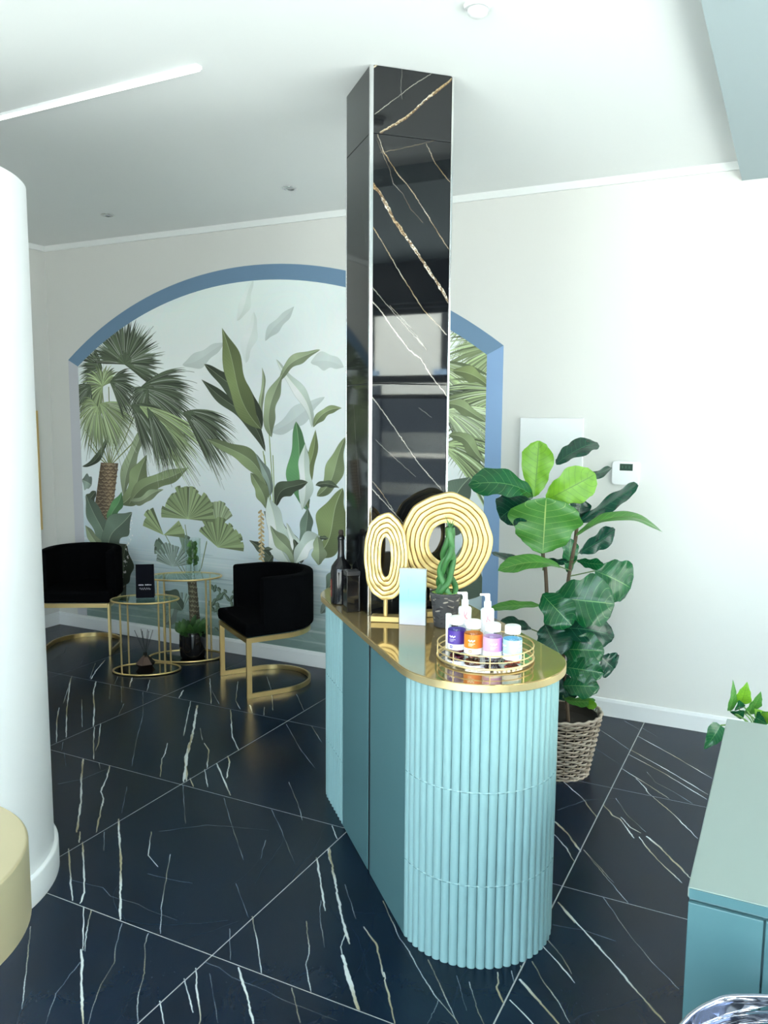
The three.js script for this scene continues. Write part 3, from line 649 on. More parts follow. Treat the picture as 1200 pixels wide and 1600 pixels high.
{ // braided plant in a streaked dark pot
  const o = thing('potted_plant', 'braided snake plant in a dark streaked clay pot on the counter', 'plant', onCounter(0.05, 0.112));
  const t = texture(canvas(1024, 512, (g, w, h) => { g.fillStyle = css(58, 58, 61); g.fillRect(0, 0, w, h); for (let i = 0; i < 900; i++) { const x = rnd(w), y = rnd(h); g.fillStyle = rnd() < 0.35 ? css(206, 196, 176, rnd(0.3, 0.8)) : css(16, 16, 18, rnd(0.3, 0.8)); g.beginPath(); g.ellipse(x, y, rnd(8, 44), rnd(0.6, 1.8), rnd(-0.08, 0.08), 0, 7); g.fill(); } }));
  const pm = mat(0xffffff, 0.75, 0, { map: t });
  mesh('pot', lathe([[0, 0], [0.044, 0], [0.047, 0.004], [0.0635, 0.135], [0.066, 0.138], [0.066, 0.147], [0.060, 0.147], [0.056, 0.125], [0, 0.124]]), pm, o);
  mesh('moss', merge(Array.from({ length: 46 }, (_, i) => { const a = i * 2.4, r = 0.053 * Math.sqrt(i / 46); return new THREE.IcosahedronGeometry(rnd(0.006, 0.011), 1).scale(1, 0.6, 1).translate(r * Math.cos(a), 0.139 + rnd(0.004), r * Math.sin(a)); })), mat(lin(0.22, 0.34, 0.07), 0.9), o);
  const bm = [mat(lin(0.035, 0.14, 0.035), 0.45), mat(lin(0.05, 0.18, 0.05), 0.45)];
  for (let k = 0; k < 5; k++) {
    const dir = k % 2 ? 1 : -1, a0 = Math.floor(k / 2) * 2 * PI / 3 + (k % 2) * 0.6, pts = [];
    for (let i = 0; i <= 26; i++) { const u = i / 26, a = a0 + dir * u * PI * 1.7, r = 0.036 * (1 - u * 0.80) * (1 + 0.22 * Math.sin(u * PI * 4.2 + k * PI)); pts.push(V(r * Math.cos(a) + u * 0.016, 0.134 + u * 0.285, r * Math.sin(a))); }
    const g = tube(pts, 0.0128, 60, 10), p = g.attributes.position;
    mesh('strand', g, bm[k % 2], o);
  }
  for (let k = 0; k < 5; k++) { const a = k * 1.3, b = V(0.016, 0.415, 0), e = V(0.016 + Math.cos(a) * 0.022, 0.445 + 0.012 * (k % 3), Math.sin(a) * 0.02); mesh('leaf_tip', rod(b, e, 0.0042, 8, 0.0006), bm[1], o); }
  mesh('tie', new THREE.TorusGeometry(0.009, 0.0016, 8, 20).rotateX(PI / 2).translate(0.016, 0.418, 0), mat(lin(0.62, 0.6, 0.4), 0.6), o);
}
const TRAY = [0.018, 0.572];
{
  const o = thing('tray', 'round gold wire tray with a mirrored base holding small bottles', 'tray', onCounter(...TRAY));
  const R = 0.172;
  mesh('base', cyl(R, R, 0.004, 64), M.mirror, o);
  for (const [y, r] of [[0.005, 0.0042], [0.028, 0.0022], [0.052, 0.0026]]) mesh('ring', new THREE.TorusGeometry(R + 0.003, r, 8, 72).rotateX(PI / 2).translate(0, y + 0.003, 0), M.goldSatin, o);
  for (let k = 0; k < 8; k++) { const a = k * PI / 4 + 0.35; mesh('post', rod(V((R + 0.003) * Math.cos(a), 0.006, (R + 0.003) * Math.sin(a)), V((R + 0.003) * Math.cos(a), 0.056, (R + 0.003) * Math.sin(a)), 0.0021, 8), M.goldSatin, o); }
}
const TY = CT + 0.0045;
function jar(label, x, z, [c1, c2, ink], gummy, turn) {
  const p = counterPoint(x, TY, z), o = thing('gummy_jar', label, 'jar', p, PI / 4 + turn, 'clear gummy jars on the gold tray');
  mesh('glass_body', lathe([[0.0, 0.001], [0.0265, 0.001], [0.0295, 0.005], [0.0300, 0.012], [0.0300, 0.092], [0.0285, 0.100], [0.0225, 0.108], [0.0220, 0.114]], 40), M.glass, o);
  const bits = []; for (let i = 0; i < 34; i++) { const a = i * 2.4, r = 0.0235 * Math.sqrt((i % 11) / 11), y = 0.008 + Math.floor(i / 11) * 0.009; bits.push(new THREE.IcosahedronGeometry(0.0064, 1).scale(1, 0.8, 1).translate(r * Math.cos(a), y, r * Math.sin(a))); }
  mesh('gummies', merge(bits), mat(gummy, 0.3), o).userData.kind = 'stuff';
  const t = texture(canvas(384, 160, (g, w, h) => {
    const q = g.createLinearGradient(0, 0, w, 0); q.addColorStop(0, c2); q.addColorStop(0.5, c1); q.addColorStop(1, c2); g.fillStyle = q; g.fillRect(0, 0, w, h * 0.70);
    g.fillStyle = css(244, 244, 248); g.fillRect(0, h * 0.70, w, h * 0.30);
    g.fillStyle = css(255, 255, 255, 0.9); g.font = 'italic bold 24px serif';
    for (const x of [40, 168, 296]) { for (let i = 0; i < 5; i++) { g.beginPath(); g.ellipse(x + i * 9, 46 + (i % 2) * 7, 5, 7, 0.4, 0, 7); g.fill(); } g.fillRect(x - 4, 70, 46, 3); g.fillRect(x - 4, 80, 34, 3); g.fillRect(x - 4, 90, 26, 2.5); g.fillStyle = ink; g.fillRect(x, h * 0.77, 20, 22); g.fillStyle = css(255, 255, 255, 0.9); g.fillRect(x + 5, h * 0.81, 10, 9); }
  }));
  mesh('label', new THREE.CylinderGeometry(0.0304, 0.0304, 0.070, 40, 1, true).translate(0, 0.055, 0), mat(0xffffff, 0.35, 0, { map: t, side: THREE.DoubleSide }), o);
  o.scale.set(1.12, 1.02, 1.12);
  mesh('cap', lathe([[0, 0.137], [0.0225, 0.137], [0.0248, 0.134], [0.0252, 0.112], [0.0245, 0.110], [0, 0.110]], 40), M.whitePlastic, o);
}
jar('clear gummy jar with a purple label, first in the row on the tray', -0.068, 0.508, [css(92, 76, 190), css(70, 40, 130), css(70, 60, 160)], lin(0.16, 0.01, 0.03), 0.2);
jar('clear gummy jar with an orange label, second in the row on the tray', -0.032, 0.576, [css(245, 150, 45), css(226, 108, 20), css(240, 150, 90)], lin(0.22, 0.05, 0.015), 0.5);
jar('clear gummy jar with a pink label, third in the row on the tray', 0.016, 0.636, [css(240, 200, 232), css(190, 120, 210), css(240, 160, 200)], lin(0.05, 0.015, 0.03), 0.8);
jar('clear gummy jar with a pale blue label, last in the row on the tray', 0.070, 0.684, [css(104, 186, 232), css(190, 220, 240), css(100, 170, 225)], lin(0.40, 0.06, 0.03), -0.4);
function pumpBottle(label, x, z) {
  const o = thing('pump_bottle', label, 'bottle', counterPoint(x, TY, z), PI / 4 - 0.3, 'white pump bottles on the gold tray');
  mesh('bottle_body', lathe([[0, 0], [0.0235, 0], [0.025, 0.003], [0.025, 0.150], [0.0225, 0.156], [0.011, 0.158], [0.011, 0.163]], 36), M.whitePlastic, o);
  mesh('pump', merge([cyl(0.0135, 0.0135, 0.024, 28, 0, 0.160, 0), cyl(0.010, 0.0095, 0.016, 24, 0, 0.1845, 0), rbox(0.021, 0.014, 0.017, 0.004, -0.002, 0.207, 0), rbox(0.028, 0.008, 0.010, 0.003, -0.016, 0.210, 0)]), M.whitePlastic, o);
  const t = texture(canvas(128, 160, (g, w, h) => { g.fillStyle = css(238, 240, 242); g.fillRect(0, 0, w, h); g.strokeStyle = css(236, 160, 172); g.lineWidth = 15; g.lineCap = 'round'; g.beginPath(); g.moveTo(40, 22); g.lineTo(48, 70); g.lineTo(36, 138); g.moveTo(88, 30); g.lineTo(54, 76); g.lineTo(98, 104); g.stroke(); g.lineWidth = 4; g.beginPath(); g.moveTo(60, 128); g.lineTo(104, 128); g.stroke(); }));
  mesh('label', new THREE.CylinderGeometry(0.0252, 0.0252, 0.062, 24, 1, true, -0.62, 1.24).translate(0, 0.1225, 0), mat(0xffffff, 0.4, 0, { map: t, side: THREE.DoubleSide }), o);
}
pumpBottle('white pump bottle with pink emblem behind the purple jar', -0.008, 0.442);
pumpBottle('white pump bottle with pink emblem behind the pink jar', 0.062, 0.492);
{
  const o = thing('small_tube', 'thin white tube with a pale tan band standing beside the purple jar', 'tube', counterPoint(-0.083, TY, 0.462));
  mesh('tube_body', lathe([[0, 0], [0.0095, 0], [0.0105, 0.003], [0.0105, 0.080], [0, 0.0805]], 24), mat(lin(0.74, 0.66, 0.60), 0.5), o);
  mesh('cap', lathe([[0, 0.0808], [0.0110, 0.0808], [0.0110, 0.138], [0.0095, 0.1405], [0, 0.1405]], 24), M.whitePlastic, o);
}
{ // wine bottle and little box beside the column
  const o = thing('dark_bottle', 'dark glass bottle with a red label at the far end of the counter', 'bottle', onCounter(-0.2575, -0.425), PI / 4);
  mesh('bottle_body', lathe([[0, 0], [0.045, 0], [0.0485, 0.004], [0.049, 0.150], [0.045, 0.175], [0.032, 0.195], [0.018, 0.212], [0.015, 0.235], [0.0145, 0.300], [0.017, 0.302], [0.017, 0.312], [0.0145, 0.314], [0.013, 0.322], [0, 0.322]], 40), M.blackGloss, o);
  mesh('cork', lathe([[0, 0.3225], [0.011, 0.3225], [0.013, 0.335], [0.010, 0.346], [0, 0.348]], 20), mat(lin(0.03, 0.02, 0.015), 0.7), o);
  const t = texture(canvas(128, 128, (g, w, h) => { g.fillStyle = css(110, 40, 34); g.fillRect(0, 0, w, h); g.strokeStyle = css(210, 150, 120); g.lineWidth = 6; g.beginPath(); g.arc(64, 46, 26, 0, 7); g.stroke(); g.fillStyle = css(224, 190, 170); for (let i = 0; i < 4; i++) g.fillRect(26, 84 + i * 10, 76 - i * 10, 4); }));
  mesh('label', new THREE.CylinderGeometry(0.0494, 0.0494, 0.085, 30, 1, true, PI * 1.30, 0.9).translate(0, 0.075, 0), mat(0xffffff, 0.5, 0, { map: t, side: THREE.DoubleSide }), o);
  const b = thing('small_box', 'little glossy black box between the bottle and the marble column', 'box', onCounter(-0.252, -0.262), PI / 4);
  mesh('box_body', rbox(0.062, 0.165, 0.062, 0.002, 0, 0.0825, 0), M.blackGloss, b);
  mesh('lid', rbox(0.064, 0.02, 0.064, 0.002, 0, 0.1755, 0), mat(lin(0.03, 0.03, 0.034), 0.25), b);
}

// ------------------------------------------------------------------ fiddle leaf fig in a wicker basket
const FIG_LEAVES = [
[-1222,1487,-4195,-1499,1555,-3952,143,30,30,25,2],
[-1234,1465,-4220,-1374,1371,-4103,164,20,20,20,3],
[-1218,1487,-4197,-1208,1782,-4219,161,-10,20,-5,0],
[-1155,1470,-4204,-909,1616,-4234,180,10,25,10,0],
[-1138,1657,-4316,-963,1772,-4498,113,-35,30,10,3],
[-1036,1579,-4368,-890,1628,-4550,69,65,20,5,3],
[-1146,1198,-4138,-1129,1492,-4107,349,0,15,-6,1],
[-1002,1351,-4321,-749,1547,-4553,107,58,30,0,3],
[-1001,1287,-4246,-592,1312,-4432,114,-58,30,32,1],
[-1001,1184,-4322,-843,1302,-4474,98,40,20,5,3],
[-1018,1345,-4369,-1021,1464,-4406,98,20,20,0,3],
[-1162,1124,-4211,-1433,1175,-4160,78,62,30,-10,3],
[-1060,1127,-4172,-1319,1123,-3929,113,45,35,18,1],
[-1149,1161,-4188,-1030,1144,-4246,48,60,20,5,3],
[-989,1159,-4235,-850,1149,-4247,66,50,20,10,2],
[-1036,1083,-4257,-1033,1267,-4261,77,30,30,0,2],
[-907,1098,-4302,-735,1004,-4398,188,-15,25,12,2],
[-1081,966,-4129,-778,956,-4190,211,-5,35,12,2],
[-1122,993,-4067,-953,861,-4021,139,0,30,15,2],
[-1104,795,-4162,-792,760,-4291,134,-20,30,22,3],
[-1148,919,-4134,-1389,895,-4032,72,50,25,6,1],
[-1203,775,-4166,-1367,809,-4122,68,45,20,10,3],
[-1108,834,-4075,-1005,696,-4019,154,0,15,6,3],
[-1034,688,-4161,-818,702,-4181,138,-10,40,20,2],
[-860,628,-4308,-795,567,-4343,119,-20,30,10,3],
[-1018,607,-4124,-807,604,-4128,108,-5,40,20,2],
[-1007,512,-4106,-818,539,-4091,100,-10,40,22,2],
[-1005,444,-4109,-841,459,-4114,58,30,30,20,1],
[-913,441,-4121,-828,437,-4096,50,20,20,10,0],
[-1052,540,-4222,-992,399,-4211,104,10,20,10,3],
[-1022,735,-4285,-923,573,-4336,135,10,20,10,3],
[-1047,1009,-4332,-956,888,-4384,148,10,20,10,3],
[-1059,596,-4181,-1121,530,-4062,110,10,20,10,3]
];
function leafTexture(r, g0, b, vein) {
  return texture(canvas(256, 512, (g, w, h) => {
    g.fillStyle = css(r, g0, b); g.fillRect(0, 0, w, h);
    for (let i = 0; i < 120; i++) { const x = rnd(w), y = rnd(h), q = g.createRadialGradient(x, y, 0, x, y, 40), l = rnd() < 0.5; q.addColorStop(0, l ? css(r * 1.2, g0 * 1.12, b * 1.2, 0.3) : css(r * 0.75, g0 * 0.82, b * 0.8, 0.3)); q.addColorStop(1, css(r, g0, b, 0)); g.fillStyle = q; g.fillRect(0, 0, w, h); }
    g.strokeStyle = vein; g.lineCap = 'round'; g.lineWidth = 5; g.beginPath(); g.moveTo(w / 2, h); g.lineTo(w / 2, 8); g.stroke();
    for (let i = 0; i < 8; i++) for (const s of [-1, 1]) { const y = h * (0.96 - i * 0.115) - (s > 0 ? 12 : 0); g.globalAlpha = 0.85; g.lineWidth = 2.4; g.beginPath(); g.moveTo(w / 2, y); g.quadraticCurveTo(w / 2 + s * 60, y - 30, w / 2 + s * 118, y - 92); g.stroke(); g.lineWidth = 0.9; g.globalAlpha = 0.3; for (let k = 1; k < 5; k++) { const u = k / 5; g.beginPath(); g.moveTo(w / 2 + s * 118 * u, y - 30 * u - 50 * u * u); g.lineTo(w / 2 + s * (118 * u + 14), y - 30 * u - 50 * u * u + 38); g.stroke(); } }
    g.globalAlpha = 1;
  }));
}
const leafMats = [[116, 172, 36, css(76, 120, 26)], [70, 134, 50, css(160, 188, 104)], [16, 86, 46, css(104, 154, 90)], [13, 62, 46, css(62, 116, 80)]].map(([r, g, b, v], i) =>
  phys(0xffffff, i < 2 ? 0.42 : 0.25, 0, { map: leafTexture(r, g, b, v), side: THREE.DoubleSide, transmission: i < 2 ? 0.30 : 0.12, thickness: 0 }));
const FRONT = V(0.24, 0.22, 0.94).normalize();
// a blade from base to tip; facing turns it about its midrib
function blade(B, Tp, width, facing, fold, arch, profile, ruffle, nu = 10, nt = 20) {
  const d = Tp.clone().sub(B), len = d.length(); d.normalize();
  const n = FRONT.clone().addScaledVector(d, -FRONT.dot(d)).normalize().applyAxisAngle(d, facing * PI / 180), s = d.clone().cross(n).normalize(), ph = rnd(6), P = [], uv = [], idx = [];
  for (let i = 0; i <= nt; i++) for (let j = 0; j <= nu; j++) {
    const t = i / nt, u = j / nu * 2 - 1, w = profile(t) * width / 2 * (1 + ruffle * 1.6 * Math.sin(t * 17 + ph + (u > 0 ? 1.7 : 0))), q = B.clone().addScaledVector(d, len * (t - 0.03 * u * u * Math.sin(PI * t)));
    q.addScaledVector(s, u * w).addScaledVector(n, Math.abs(u) * fold * w * 0.8 - fold * w * 0.35 * u * u + arch * len * 4 * t * (1 - t) * 0.7 + ruffle * width * u * u * Math.sin(t * 15 + ph + u));
    P.push(q.x, q.y, q.z); uv.push(j / nu, t);
  }
  for (let i = 0; i < nt; i++) for (let j = 0; j < nu; j++) { const a = i * (nu + 1) + j, b = a + 1, c = a + nu + 1, e = c + 1; idx.push(a, b, c, b, e, c); }
  const g = new THREE.BufferGeometry(); g.setAttribute('position', new THREE.Float32BufferAttribute(P, 3)); g.setAttribute('uv', new THREE.Float32BufferAttribute(uv, 2)); g.setIndex(idx); g.computeVertexNormals(); return g;
}
const curve = (K) => (t) => { let i = 0; while (i < K.length - 2 && t > K[i + 1][0]) i++; const u = Math.min(1, Math.max(0, (t - K[i][0]) / (K[i + 1][0] - K[i][0]))), v = u * u * (3 - 2 * u); return K[i][1] + (K[i + 1][1] - K[i][1]) * v; };
const fiddle = curve([[0, 0.05], [0.07, 0.34], [0.2, 0.6], [0.4, 0.78], [0.62, 1.0], [0.8, 0.95], [0.93, 0.6], [1, 0.06]]);
{
  const [bx, bz] = [-1.035, -4.215], o = thing('fig_tree', 'tall fiddle leaf fig with broad glossy leaves in a wicker basket behind the counter', 'plant', [bx, 0, bz]);
  const rel = (x, y, z) => V(x - bx, y, z - bz);
  const bark = mat(lin(0.10, 0.065, 0.04), 0.85);
  mesh('stem', tube([rel(-1.09, 0.27, -4.20), rel(-1.116, 0.737, -4.19), rel(-1.145, 1.082, -4.202), rel(-1.166, 1.178, -4.214), rel(-1.20, 1.42, -4.285)], 0.0105, 40, 8), bark, o);
  mesh('stem', tube([rel(-1.00, 0.27, -4.22), rel(-1.045, 0.727, -4.22), rel(-1.034, 1.054, -4.254), rel(-1.009, 1.295, -4.285), rel(-1.02, 1.41, -4.30)], 0.0105, 40, 8), bark, o);
  const green = mat(lin(0.10, 0.16, 0.05), 0.6);
  FIG_LEAVES.forEach((v) => {
    const [x0, y0, z0, x1, y1, z1] = v.map((q) => q / 1000), [w, facing, fold, arch, ci] = v.slice(6), B = rel(x0, y0, z0), Tp = rel(x1, y1, z1);
    const lf = mesh('leaf', blade(B, Tp, w / (ci > 1 ? 780 : 930), facing, fold / 100, arch / 100, fiddle, ci < 2 ? 0.03 : 0.05), leafMats[ci], o);
    const sx = x0 < -1.075 ? -1.09 - (y0 - 0.3) * 0.085 : -1.03 + (y0 - 0.9) * 0.03, a = rel(sx, y0 - 0.03, sx < -1.06 ? -4.20 : -4.25);
    if (a.distanceTo(B) > 0.012 && a.distanceTo(B) < 0.2 && y0 < 1.25) mesh('petiole', rod(a, B, 0.0035, 6), green, lf);
  });
  // basket woven from willow strands round upright stakes
  const bas = o, NS = 26, rows = 24, H = 0.335, rad = (y) => 0.142 + 0.062 * (y / H), wick = [mat(lin(0.30, 0.235, 0.18), 0.7), mat(lin(0.42, 0.345, 0.28), 0.7), mat(lin(0.24, 0.185, 0.135), 0.7)];
  for (let k = 0; k < NS; k++) { const a = k / NS * 2 * PI; mesh('stake', rod(V(rad(0) * Math.cos(a), 0.004, rad(0) * Math.sin(a)), V(rad(H) * Math.cos(a), H - 0.004, rad(H) * Math.sin(a)), 0.0042, 6), wick[2], bas); }
  for (let r = 0; r < rows; r++) {
    const y = 0.008 + (H - 0.012) * r / (rows - 1), pts = [], n = NS * 4;
    for (let i = 0; i < n; i++) { const a = i / n * 2 * PI, s = Math.cos(a * NS / 2 + (r % 2) * PI); pts.push(V((rad(y) + 0.0075 * s) * Math.cos(a), y + 0.0022 * Math.sin(a * 3 + r * 1.7), (rad(y) + 0.0075 * s) * Math.sin(a))); }
    mesh('strand', tube(pts, 0.0055, n * 2, 6, true), wick[r % 3 === 1 ? 1 : rnd() < 0.5 ? 0 : 1], bas);
  }
  for (const [y, q] of [[H + 0.004, 0.004], [0.005, 0.002]]) { const pts = []; for (let i = 0; i < 80; i++) { const a = i / 80 * 2 * PI; pts.push(V((rad(y) + q * Math.sin(a * 20)) * Math.cos(a), y + 0.003 * Math.cos(a * 20), (rad(y) + q * Math.sin(a * 20)) * Math.sin(a))); } mesh('rim', tube(pts, 0.0075, 200, 7, true), wick[1], bas); }
  mesh('liner', lathe([[0, 0.006], [rad(0) - 0.014, 0.006], [rad(H) - 0.016, H - 0.015], [rad(H) - 0.022, H - 0.015], [rad(0.26) - 0.02, 0.275], [0, 0.28]], 32), M.soil, bas);
}

// ------------------------------------------------------------------ fittings on the back wall
{
  const p = thing('wall_panel', 'plain white square cover panel on the wall behind the fig', 'panel', [-1.392, 1.62, ZB + 0.001]);
  mesh('cover', rbox(0.41, 0.56, 0.028, 0.004, 0, 0, 0.015), M.whitePaint, p);
  const t = thing('thermostat', 'white rounded wall thermostat with a small dark display', 'thermostat', [-0.920, 1.567, ZB + 0.001]);
  const sh = new THREE.Shape(), a = 0.0825, b = 0.074, q = 0.026;
  sh.moveTo(-a + q, -b).lineTo(a - q, -b).quadraticCurveTo(a, -b, a, -b + q).lineTo(a, b - q).quadraticCurveTo(a, b, a - q, b).lineTo(-a + q, b).quadraticCurveTo(-a, b, -a, b - q).lineTo(-a, -b + q).quadraticCurveTo(-a, -b, -a + q, -b);
  mesh('housing', new THREE.ExtrudeGeometry(sh, { depth: 0.022, bevelEnabled: true, bevelSize: 0.005, bevelThickness: 0.0055, bevelOffset: -0.005, bevelSegments: 3 }).translate(0, 0, 0.0005), M.whitePlastic, t);
  const tx = texture(canvas(128, 64, (g, w, h) => { g.fillStyle = css(34, 62, 54); g.fillRect(0, 0, w, h); g.fillStyle = css(52, 86, 74); g.font = 'bold 34px monospace'; for (let i = 0; i < 3; i++) g.fillRect(20 + i * 34, 18, 14, 26); }));
  mesh('display', box(0.078, 0.042, 0.002, 0.004, 0.036, 0.0285), mat(0xffffff, 0.2, 0, { map: tx }), t);
}
{ // narrow gold framed mirror on the left wall
  const m = thing('wall_mirror', 'tall gold framed mirror on the far side wall behind the white column', 'mirror', [XL + 0.001, 1.41, -4.6]);
  mesh('glass', box(0.006, 1.0, 0.76, 0.006, 0, 0), M.mirror, m);
  mesh('frame', merge([box(0.022, 0.02, 0.80, 0.011, 0.51, 0), box(0.022, 0.02, 0.80, 0.011, -0.51, 0), box(0.022, 1.0, 0.02, 0.011, 0, 0.39), box(0.022, 1.0, 0.02, 0.011, 0, -0.39)]), M.gold, m);
}

// ------------------------------------------------------------------ ceiling fittings
{
  const l = thing('linear_light', 'long thin glowing strip light set into the ceiling', 'ceiling light', [-3.55, CEIL - 0.0005, -2.853], -0.0232);
  mesh('channel', box(2.53, 0.012, 0.036, 0, -0.006, 0), M.whitePaint, l);
  mesh('diffuser', box(2.515, 0.006, 0.026, 0, -0.0155, 0), mat(lin(0.9, 0.9, 0.9), 0.5, 0, { emissive: lin(1, 0.99, 0.97), emissiveIntensity: 2.2 }), l);
  const ra = new THREE.RectAreaLight(lin(1, 0.98, 0.95), 5, 2.5, 0.026); ra.position.set(0, -0.022, 0); ra.rotation.x = -PI / 2; l.add(ra);
  for (const [x, z, lab] of [[-4.537, -4.544, 'small recessed round downlight in the ceiling above the left armchair'], [-2.954, -4.519, 'small recessed round downlight in the ceiling close to the marble column']]) {
    const d = thing('downlight', lab, 'ceiling light', [x, CEIL - 0.0005, z]);
    mesh('trim_ring', lathe([[0.030, -0.001], [0.046, -0.002], [0.049, -0.005], [0.047, -0.008], [0.038, -0.010], [0.033, -0.006], [0.030, -0.001]], 36), M.steel, d);
    mesh('lamp', cyl(0.030, 0.030, 0.003, 32, 0, -0.0045, 0), mat(lin(0.55, 0.57, 0.57), 0.3), d);
  }
  const s = thing('smoke_detector', 'white round smoke detector on the ceiling in front of the marble column', 'detector', [-1.083, CEIL - 0.0005, -2.86]);
  mesh('base', cyl(0.045, 0.05, 0.012, 40, 0, -0.012, 0), M.whitePlastic, s);
  mesh('dome', lathe([[0, -0.040], [0.022, -0.038], [0.034, -0.028], [0.038, -0.0125], [0, -0.0125]], 36), M.whitePlastic, s);
}

// ------------------------------------------------------------------ velvet armchairs on gold frames
function makeChair(label) {
  const o = thing('armchair', label, 'armchair', [0, 0, 0], 0, 'black velvet armchairs on gold frames');
  const hw = 0.28, F = 0.285, path = (r, f) => { const p = [[-r, f]]; for (let i = 0; i <= 28; i++) { const a = PI + PI * i / 28; p.push([r * Math.cos(a), r * Math.sin(a)]); } p.push([r, f]); return p; };
  const bar = 0.0075;
  mesh('base_frame', ribbon(path(hw, F), bar, 0.001, 0.034), M.gold, o);
  mesh('seat_frame', merge([ribbon(path(hw, F), bar, 0.386, 0.42), box(2 * hw - 0.018, 0.034, 0.018, 0, 0.403, F - 0.009)]), M.gold, o);
  for (const s of [-1, 1]) mesh('leg', rbox(0.0178, 0.3515, 0.036, 0.0015, s * hw, 0.21, F - 0.0181), M.gold, o);
  const pad = []; { const r = hw + 0.012; pad.push([-r, F + 0.006]); for (let i = 0; i <= 28; i++) { const a = PI + PI * i / 28; pad.push([r * Math.cos(a), r * Math.sin(a)]); } pad.push([r, F + 0.006]); }
  const rim = plate(pad, 0.4205, 0.515, 0.028); mesh('seat', rim, M.velvet, o);
  const ro = hw + 0.028, ri = hw - 0.045, back = [], A0 = 0.165;
  back.push([-ro, A0]); for (let i = 0; i <= 36; i++) { const a = PI + PI * i / 36; back.push([ro * Math.cos(a), ro * Math.sin(a)]); } back.push([ro, A0], [ri, A0]); for (let i = 36; i >= 0; i--) { const a = PI + PI * i / 36; back.push([ri * Math.cos(a), ri * Math.sin(a)]); } back.push([-ri, A0]);
  mesh('backrest', plate(back, 0.432, 0.822, 0.022), M.velvet, o);
  return o;
}
const chairA = makeChair('black velvet armchair with gold frame standing between glass tables and counter');
{ // seen from the front right leg: the two front feet fix place and turn
  const dir = V(-0.553, 0, 0.833).normalize();
  chairA.position.set(-3.437 - dir.x * 0.285, 0, -4.486 - dir.z * 0.285); chairA.rotation.y = Math.atan2(dir.x, dir.z);
  const chairB = chairA.clone(); chairB.name = numbered('armchair'); scene.add(chairB);
  chairB.userData = { ...chairA.userData, label: 'black velvet armchair with gold frame partly hidden behind the white column' };
  const d2 = V(0.486, 0, 0.874).normalize();
  chairB.position.set(-5.011 - d2.x * 0.285, 0, -4.511 - d2.z * 0.285); chairB.rotation.y = Math.atan2(d2.x, d2.z);
}

// ------------------------------------------------------------------ nesting glass side tables and what stands on them
function sideTable(label, x, z, a, b, H) {                               // oval rings with half axes a and b
  const o = thing('side_table', label, 'side table', [x, 0, z], 0.55, 'gold side tables with glass tops');
  const q = 0.0075, ringAt = (y) => { const p = []; for (let i = 0; i < 64; i++) { const t = i / 32 * PI; p.push(V(a * Math.cos(t), y, b * Math.sin(t))); } return tube(p, q, 160, 9, true); };
  const lie = (k) => Array.from({ length: 72 }, (_, i) => [(a - k) * Math.cos(i / 36 * PI), (b - k) * Math.sin(i / 36 * PI)]);
  mesh('top_ring', ringAt(H - q), M.gold, o);
  mesh('base_ring', ringAt(q + 0.001), M.gold, o);
  for (const t of [0.88, PI - 0.88, PI + 0.88, -0.88]) { const u = a * Math.cos(t), v = b * Math.sin(t); mesh('leg', rod(V(u, 0.014, v), V(u, H - 0.014, v), 0.0068, 12), M.gold, o); }
  mesh('glass_top', plate(lie(0.006), H - 0.009, H - 0.003), M.greenGlass, o);
  mesh('base_plate', plate(lie(0.0065), 0.003, 0.008), M.blackGloss, o);
  return o;
}
sideTable('lower oval gold side table with glass top carrying the black sign', -4.240, -4.495, 0.245, 0.152, 0.55);
sideTable('taller oval gold side table with glass top carrying the leaf vase', -4.205, -4.895, 0.285, 0.165, 0.655);
{ // small folded sign
  const t = texture(canvas(256, 480, (g, w, h) => { g.fillStyle = css(12, 13, 24); g.fillRect(0, 0, w, h); g.fillStyle = css(230, 230, 238); let x = 36; for (const q of [10, 12, 9, 12, 10, 8, 0, 12, 10, 12, 9, 10, 11, 8]) { if (q) g.fillRect(x, 286 + (q % 3) * 2, q, 16 - (q % 3) * 2); x += 13.4; } g.strokeStyle = css(196, 190, 200); g.lineWidth = 5; g.beginPath(); g.moveTo(52, 352); for (let i = 0; i < 10; i++) g.quadraticCurveTo(58 + i * 16, i % 2 ? 372 : 322, 68 + i * 15, 346 + (i % 3) * 6); g.stroke(); }));
  const s = thing('table_sign', 'small black folded table sign with white lettering on the lower glass table', 'sign', [-4.262, 0.5485, -4.525], 0.62);
  mesh('front_panel', box(0.132, 0.250, 0.004, 0, 0.125, 0.0).rotateX(-0.10).translate(0, 0.001, 0.02), [mat(lin(0.6, 0.62, 0.62), 0.5), M.dark, M.dark, M.dark, phys(0xffffff, 0.8, 0, { map: t, specularIntensity: 0.3 }), M.dark], s);
  mesh('rear_panel', box(0.132, 0.250, 0.004, 0, 0.125, 0.0).rotateX(0.10).translate(0, 0.001, -0.03), M.dark, s);
}
{ // reed diffuser with a faceted base
  const o = thing('reed_diffuser', 'faceted copper glass reed diffuser with black reeds under the lower glass table', 'diffuser', [-4.285, 0.009, -4.53], 0.4);
  mesh('flask', toCreasedNormals(new THREE.LatheGeometry([[0, 0], [0.052, 0.001], [0.074, 0.030], [0.030, 0.078], [0.015, 0.092], [0, 0.092]].map(([r, y]) => new THREE.Vector2(r, y)), 6), 0.1), mat(lin(0.13, 0.085, 0.07), 0.08, 0.9), o);
  mesh('neck', cyl(0.0145, 0.0145, 0.022, 16, 0, 0.0925, 0), M.blackGloss, o);
  for (const [x, z] of [[-0.075, 0.01], [-0.04, -0.03], [-0.01, 0.025], [0.015, -0.02], [0.04, 0.02], [0.06, -0.01]]) mesh('reed', rod(V(x * 0.12, 0.1147, z * 0.12), V(x, 0.285, z), 0.0021, 6), M.dark, o);
}
